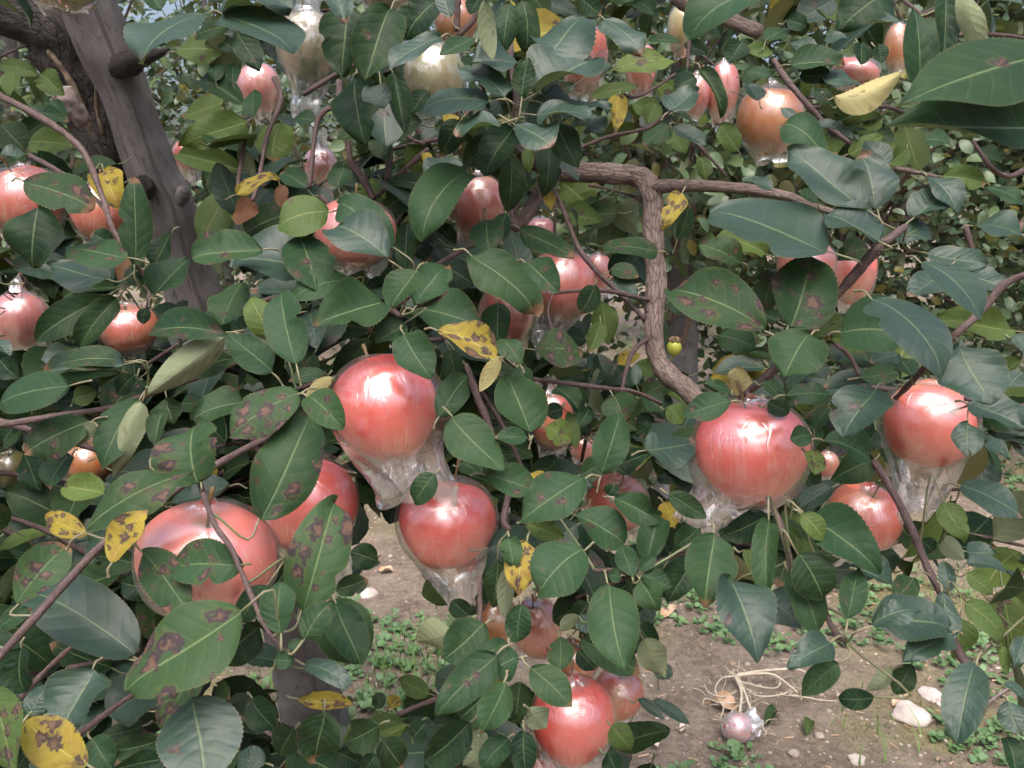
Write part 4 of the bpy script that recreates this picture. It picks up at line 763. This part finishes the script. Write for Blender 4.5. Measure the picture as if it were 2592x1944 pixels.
# ------------------------------------------------------------------ apple trees of the next rows
BGEO = []
for k in range(6):
    r_ = random.Random(k + 50); BGEO.append(leaf_geo(1, r_.uniform(.5, .62), r_.uniform(.2, .5), r_.uniform(.2, 1.1), .1, r_.uniform(0, 6), 6, 2, .0, r_.uniform(-.5, .5)))
BMESH = []
for k, g in enumerate(BGEO):
    for v in range(3):
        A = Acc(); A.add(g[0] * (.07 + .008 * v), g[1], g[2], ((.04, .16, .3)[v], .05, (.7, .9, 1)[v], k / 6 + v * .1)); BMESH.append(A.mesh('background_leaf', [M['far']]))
def bg_tree(x, y, cz, rx, ry, rz, n, nobj, label, seed, trunk_r=.07, lean=0.):
    r = random.Random(seed); root = empty('apple_tree', (x, y, 0), label, 'apple tree', 'apple trees in the rows behind')
    tp = [(0, 0, -.1, trunk_r * 1.25), (.02, 0, .3, trunk_r), (.03 + lean * .5, .02, .8, trunk_r * .9), (lean, 0, 1.3, trunk_r * .7), (lean * 1.3, 0, cz + rz * .5, trunk_r * .25)]
    V, Fs, UV = tube(tp, sides=14, n=6, rough=.08, freq=20, seed=seed, lump=.12); mesh_obj('trunk', V, Fs, M['trunk'], root, uvs=UV)
    A = Acc(); cl = []
    for k in range(int(n / 34)):
        th, u = r.uniform(0, 6.28), r.uniform(-1, 1); rad = r.uniform(.35, 1) ** .5
        s = math.sqrt(1 - u * u); c = Vector((rx * rad * s * math.cos(th), ry * rad * s * math.sin(th), cz + rz * rad * u * (1 if u > 0 else .85))); cl.append(c)
    for c in cl[::11]:
        h = r.uniform(.5, 1.3); b = Vector((lean * h / 1.3, 0, h)); m = (b + c) / 2 + Vector((0, 0, .18))
        tube_acc(A, [(*b, .016), (*m, .009), (*c, .004)], sides=6, n=5, rough=.1, freq=40)
    A.build('branches', M['limb'], root)['kind'] = 'stuff'
    L = []
    for c in cl:
        for _ in range(34):
            p = c + Vector((r.gauss(0, .13), r.gauss(0, .13), r.gauss(0, .12)))
            if p.z < .08: continue
            d = Vector((r.gauss(0, 1), r.gauss(0, 1) - .3, r.gauss(-.25, .7))).normalized(); nn = Vector((r.uniform(-.7, .7), r.uniform(-1, .35), r.uniform(.15, 1))); nn = (nn - d * nn.dot(d)).normalized()
            wp = p + Vector((x, y, 0)); px = proj(wp); inf = -60 < px[0] < W0 + 60 and -60 < px[1] < H0 + 60
            L.append((px[2] + (0 if inf else 50), p, Matrix((d.cross(nn), d, nn)).transposed()))
    L.sort(key=lambda q: q[0]); B = Acc()
    for k, (z, p, R3) in enumerate(L):
        if k < nobj:
            o = bpy.data.objects.new('leaf', r.choice(BMESH)); C.objects.link(o); o.parent = root; M4 = R3.to_4x4(); M4.translation = p; o.matrix_local = M4
        else:
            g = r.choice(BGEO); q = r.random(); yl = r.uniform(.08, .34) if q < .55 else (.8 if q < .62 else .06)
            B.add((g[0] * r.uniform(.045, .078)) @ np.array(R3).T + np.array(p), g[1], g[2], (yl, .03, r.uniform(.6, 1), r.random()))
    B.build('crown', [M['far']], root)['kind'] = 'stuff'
bg_tree(-2.3, 4.3, 1.75, 1.35, 1.0, 1.8, 11500, 300, 'apple tree behind the grey trunk at upper left', 1)
bg_tree(-.35, 5.2, 1.8, 1.35, 1.0, 1.9, 8500, 300, 'background apple tree seen through gaps at the centre', 2)
bg_tree(.70, 3.7, 1.75, .8, .7, .95, 6500, 300, 'nearer background apple tree whose brown trunk shows right of the crooked branch', 3, .075, -.03)
bg_tree(1.75, 4.6, 1.7, 1.3, 1.0, 1.8, 14000, 300, 'bright background apple tree behind the amber apple at right', 4)
bg_tree(3.4, 5.0, 1.75, 1.4, 1.0, 1.8, 12500, 300, 'background apple tree behind the far right leaves', 5)
for i, (x, y, lab) in enumerate(((-5.2, 7.6, 'distant apple tree at far left'), (-2.6, 8.0, 'distant apple tree left of the centre, third row'), (.1, 8.3, 'distant apple tree behind the centre foliage, third row'), (2.7, 7.9, 'distant apple tree right of the centre, third row'), (5.4, 8.2, 'distant apple tree at far right, third row'))):
    bg_tree(x, y, 2.2, 1.7, 1.1, 2.3, 8000, 0, lab, 20 + i)
for i, x in enumerate((-4.4, -1.7, 1.2, 4.0)):      # unseen row added at the viewer's back to cut low sky light
    bg_tree(x, -4.6, 1.55, 1.55, .9, 1.6, 4200, 0, ('far left', 'left', 'right', 'far right')[i] + ' unseen apple tree added behind the viewer to cut low sky light', 40 + i)
# ------------------------------------------------------------------ weeds, grass, pebbles (nobody could count them)
rw = random.Random(5); A = Acc(); G = Acc(); Pb = Acc()
def round_leaf(s):
    n = 7; v = [(0, 0, 0)] + [(s * (.52 * math.sin(2 * math.pi * k / n)), s * (.55 - .55 * math.cos(2 * math.pi * k / n)), s * .12 * math.sin(2 * math.pi * k / n) ** 2) for k in range(1, n)]
    return np.array(v), [tuple(range(n))]
RL = round_leaf(1)
def rosette(x, y, s, nl, hh):
    z0 = ground_h(x, y)
    for k in range(nl):
        a = rw.uniform(0, 6.28); el = rw.uniform(.0, .9); L = s * rw.uniform(.6, 1.25); h = rw.uniform(.002, hh)
        d = Vector((math.cos(a) * math.cos(el), math.sin(a) * math.cos(el), math.sin(el) * .6)).normalized(); n = (Vector((rw.uniform(-.4, .4), rw.uniform(-.5, .2), 1)) - d * 0); n = (n - d * n.dot(d)).normalized()
        o = Vector((x, y, z0 + h)) + d * s * rw.uniform(0, .8)
        A.add((RL[0] * L) @ np.array(Matrix((d.cross(n), d, n)).transposed()).T + np.array(o), RL[1], None, None)
n = 0
while n < 9500:
    y = 1.5 + 8 * rw.random() ** 1.5; x = rw.uniform(-.75, .75) * (y + .6)
    m = noise.noise(Vector((x * 1.25 + 4, y * 1.25, 2))) + .6 * noise.noise(Vector((x * 3.3, y * 3.3, 8))) + (.34 if y > 3.6 else 0)
    px = proj(Vector((x, y, 0)))
    if 1420 * D < px[0] < 2150 * D and px[1] > 1420 * D: m -= .06
    if 760 * D < px[0] < 1000 * D and 1080 * D < px[1] < 1330 * D: m -= .6
    if 780 * D < px[0] < 1000 * D and 1340 * D < px[1] < 1500 * D: m += .5
    if 1500 * D < px[0] < 1950 * D and 1290 * D < px[1] < 1400 * D: m += .35
    if m > .12 + rw.uniform(-.06, .1): rosette(x, y, rw.uniform(.009, .021), rw.randint(5, 10), rw.choice((.006, .012, .03))); n += 1
    else: n += .12
A.build('weeds', M['weed'])['kind'] = 'stuff'
def blade(x, y, h):
    a = rw.uniform(0, 6.28); z0 = ground_h(x, y); b = rw.uniform(.2, .9) * h; wd = rw.uniform(.0014, .0028); sx, sy = -math.sin(a) * wd, math.cos(a) * wd; vs = []
    for s in (0, .35, .7, 1):
        px, py, pz = x + math.cos(a) * b * s * s, y + math.sin(a) * b * s * s, z0 + h * s * (1 - .25 * s); k = 1 - s * .92
        vs += [(px + sx * k, py + sy * k, pz), (px - sx * k, py - sy * k, pz)]
    G.add(vs, [(0, 1, 3, 2), (2, 3, 5, 4), (4, 5, 7, 6)])
for cx, cy_, k, sp in ((900, 1440, 150, .12), (850, 1490, 90, .09), (600, 1500, 160, .07), (960, 1400, 120, .09), (1960, 1600, 60, .1), (2080, 1290, 140, .16), (1560, 1100, 160, .2), (700, 1640, 200, .1)):
    c = ground_at(cx * D, cy_ * D)
    for _ in range(k): blade(c.x + rw.gauss(0, sp), c.y + rw.gauss(0, sp * 1.3), rw.uniform(.03, .11))
G.build('grass', M['grass'])['kind'] = 'stuff'
def stone_geo(s, seed, fl=.6, sub=1):
    import bmesh
    bm = bmesh.new(); bmesh.ops.create_icosphere(bm, subdivisions=sub, radius=s)
    for v in bm.verts:
        k = 1 + .38 * noise.noise(v.co / s * 1.1 + Vector((seed, 0, 0))) + .12 * noise.noise(v.co / s * 3 + Vector((seed, 4, 0))); v.co *= k; v.co.z *= fl
    v = np.array([tuple(q.co) for q in bm.verts]); f = [tuple(q.index for q in ff.verts) for ff in bm.faces]; bm.free(); return v, f
SG = [stone_geo(1, k) for k in range(6)]
for _ in range(3600):
    y = 1.5 + 3.5 * rw.random(); x = rw.uniform(-.6, .7) * y; g = rw.choice(SG); s = rw.uniform(.002, .006) * (1.8 if rw.random() < .06 else 1)
    Pb.add(g[0] * s + np.array((x, y, ground_h(x, y) + s * .2)), g[1])
Pb.build('pebbles', M['pebble'], smooth=False)['kind'] = 'stuff'
Lt = Acc()
for _ in range(2600):
    y = 1.5 + 3.5 * rw.random(); x = rw.uniform(-.6, .7) * y; a = rw.uniform(0, 6.28); L = rw.uniform(.006, .03); wd = rw.uniform(.0008, .0035); z0 = ground_h(x, y) + .004
    c_, s2 = math.cos(a), math.sin(a); Lt.add([(x, y, z0), (x - s2 * wd, y + c_ * wd, z0 + .003), (x + c_ * L - s2 * wd * .5, y + s2 * L + c_ * wd * .5, z0 + rw.uniform(0, .008)), (x + c_ * L, y + s2 * L, z0 + rw.uniform(0, .004))], [(0, 1, 2, 3)])
Lt.build('ground_litter', M['litter'])['kind'] = 'stuff'
# ------------------------------------------------------------------ single things lying on the ground
def on_ground(px, py, dz=0):
    p = ground_at(px * D, py * D); p.z = ground_h(p.x, p.y) + dz; return p
for k, (px, py, s, fl, lab) in enumerate(((1965, 1548, .046, .45, 'large flat pinkish white stone on the bare soil at lower right'), (2010, 1498, .034, .35, 'broken whitish stone just behind the large flat one'), (2045, 1520, .026, .35, 'small whitish flake at the right end of the broken stone'), (1850, 1640, .020, .5, 'small white stone near the bottom edge'), (1715, 1630, .014, .8, 'roundish grey pebble right of the fallen apple'), (797, 1278, .030, .5, 'pink-white stone on the bare soil left of the bottom centre apple'), (1770, 1590, .012, .8, 'little brown pebble between stones and fallen apple'), (1640, 1110, .03, .6, 'pale stone under the bright red apple'), (2070, 1556, .011, .8, 'dark pebble right of the large flat stone'))):
    g = stone_geo(s, k * 3 + 2, fl, 3); o = mesh_obj('stone', g[0], g[1], M['pebble'] if 'brown' in lab or 'dark' in lab or 'grey' in lab else M['stone'], loc=on_ground(px, py, s * fl * .35)); o.rotation_euler.z = k
    o['label'] = lab; o['category'] = 'stone'; o['group'] = 'stones on the soil'
for k, (px, py, L, wr, m, lab) in enumerate(((1680, 1545, .07, .5, 0, 'curled green fallen leaf right of the pulled weed'), (1750, 1558, .07, .4, 0, 'pale rolled fallen leaf beside the curled green one'), (1535, 1530, .07, .6, 1, 'brown fallen leaf left of the pulled weed stems'), (1420, 1625, .05, .5, 2, 'pinkish fallen leaf at the bottom left of the fallen apple'), (1460, 1325, .09, .4, 1, 'long tan fallen leaf on soil below the bright red apple'), (1470, 1590, .03, .6, 2, 'tiny pink fallen leaf scrap left of the fallen apple'), (1500, 1150, .06, .6, 2, 'pink fallen leaf in the weeds under the bright red apple'), (1945, 1520, .04, .5, 1, 'small orange fallen leaf behind the white stones'), (1720, 1345, .03, .6, 1, 'orange fallen leaf among weeds at lower right'), (1340, 1615, .05, .6, 2, 'light fallen leaf on soil next to the lowest apple'), (820, 1240, .05, .6, 1, 'brown fallen leaf on the bare patch left of centre'), (2130, 1290, .07, .6, 1, 'yellowish fallen leaf in the weeds at right'), (2170, 1200, .07, .6, 2, 'pink-brown fallen leaf near the right edge'), (2120, 1500, .05, .5, 1, 'tan fallen leaf near the hanging leaves at right'))):
    r_ = random.Random(k); vs, fs, uv = leaf_geo(L, L * wr, .5, r_.uniform(.8, 1.8), .3, r_.uniform(0, 6), 14, 6, .03, r_.uniform(-1.2, 1.2))
    tint = np.tile(np.array((.1 + .2 * (k == 1), .3, .5, k / 14)), (len(vs), 1))
    o = mesh_obj('fallen_leaf', vs, fs, (M['leaf'], M['litter'], M['litterpale'])[m], uvs=uv, tint=tint, loc=on_ground(px, py, .010)); o.rotation_euler = (r_.uniform(-.2, .2), r_.uniform(-.2, .2), r_.uniform(0, 6))
    o['label'] = lab; o['category'] = 'leaf'; o['group'] = 'fallen leaves'
# the pulled-up bleached weed
wc = on_ground(1570, 1462, .03); wd_ = empty('uprooted_weed', wc, 'bleached uprooted weed with tangled pale stems lying on the soil', 'weed')
def gpt(x, y, h): p = cp('BR', x, y); q = ground_at(*p, h); q.z = h + ground_h(q.x, q.y); return q - wc
WS = [((410, 1110), (450, 1200), (440, 1330), (450, 1430)), ((430, 1120), (480, 1220), (520, 1330), (545, 1440)), ((420, 1110), (520, 1090), (640, 1085), (740, 1150), (800, 1200)), ((430, 1100), (560, 1070), (700, 1050), (800, 1045), (870, 1080)), ((460, 1170), (560, 1220), (700, 1210), (760, 1180)), ((700, 1215), (820, 1220), (950, 1235), (1040, 1240)), ((410, 1110), (330, 1120), (290, 1180), (310, 1230), (400, 1230)), ((420, 1200), (330, 1230), (250, 1210), (220, 1160)), ((430, 1260), (330, 1270), (230, 1250), (210, 1290)), ((500, 1290), (560, 1370), (600, 1430)), ((480, 1250), (400, 1300), (370, 1380)), ((440, 1140), (560, 1160), (660, 1170), (690, 1130), (640, 1090)), ((760, 1160), (830, 1180), (820, 1240)), ((300, 1250), (340, 1290), (320, 1360))]
for k, s in enumerate(WS):
    r_ = random.Random(k); th = .0042 if k < 4 else .0024
    V, Fs, UV = tube([(*gpt(x, y, .012 + .03 * math.sin(math.pi * (i + .3) / len(s))), th * (1 - .5 * i / len(s))) for i, (x, y) in enumerate(s)], sides=6, n=7, rough=.3, freq=90, seed=k); mesh_obj('stem', V, Fs, M['dry'], wd_, uvs=UV)
A = Acc()
for k in range(70):
    r_ = random.Random(k + 300); s = rw.choice(WS); i = r_.randrange(len(s)); p = gpt(s[i][0] + r_.gauss(0, 22), s[i][1] + r_.gauss(0, 22), .015); d = Vector((r_.gauss(0, 1), r_.gauss(0, 1), r_.uniform(-.1, .7))).normalized() * r_.uniform(.02, .05)
    tube_acc(A, [(*p, .0012), (*(p + d * .5 + Vector((r_.gauss(0, .005), 0, .004))), .001), (*(p + d), .0005)], sides=4, n=3, cap=False)
A.build('rootlets', M['dry'], wd_)['kind'] = 'stuff'
# fallen wrapped apple
fa = on_ground(1592, 1596, .030)
fal = make_apple(fa, .036, .034, 'pink', 70, 40, .10, .10, 1.15, .05, 'fallen apple wrapped in white film lying on the soil at bottom right', 91, True, roll=R_(-50), milky=.4, fmat='filmwhite')
for c_ in fal.children:
    if c_.name.startswith('film_bag'): c_.rotation_euler = (R_(15), R_(-72), 0)
for k in range(16):                          # dry twigs at the left
    r_ = random.Random(k + 900); p = on_ground(r_.uniform(-40, 110), r_.uniform(1170, 1350), r_.uniform(.01, .09)); a = r_.uniform(-.5, .5); L = r_.uniform(.08, .2); d = Vector((math.cos(a), math.sin(a) * .6, r_.uniform(-.12, .12))) * L
    V, Fs, UV = tube([(*(-d), .004), (r_.gauss(0, .008), 0, .006, .0035), (*d, .002)], sides=6, n=5, rough=.2, freq=60, seed=k)
    o = mesh_obj('dead_stick', V, Fs, M['stick'], uvs=UV, loc=p); o['label'] = 'dead grey stick in the heap at the left edge'; o['category'] = 'stick'; o['group'] = 'heap of dead sticks at the left edge'
for k, pts in enumerate((((1560, 1245), (1650, 1238)), ((1375, 1350), (1470, 1300)), ((2090, 1560), (2200, 1480)))):
    a, b = on_ground(*pts[0], .012), on_ground(*pts[1], .014); V, Fs, UV = tube([(0, 0, 0, .004), (*((b - a) * .5 + Vector((.01, .01, .004))), .004), (*(b - a), .003)], sides=6, n=5, rough=.2, freq=60, seed=k)
    o = mesh_obj('dead_stick', V, Fs, M['stick'], uvs=UV, loc=a); o['label'] = ('dead stick on the ground under the bright red apple', 'dead stick on soil between the lowest apple and weeds', 'dead stick near the bottom right corner')[k]; o['category'] = 'stick'
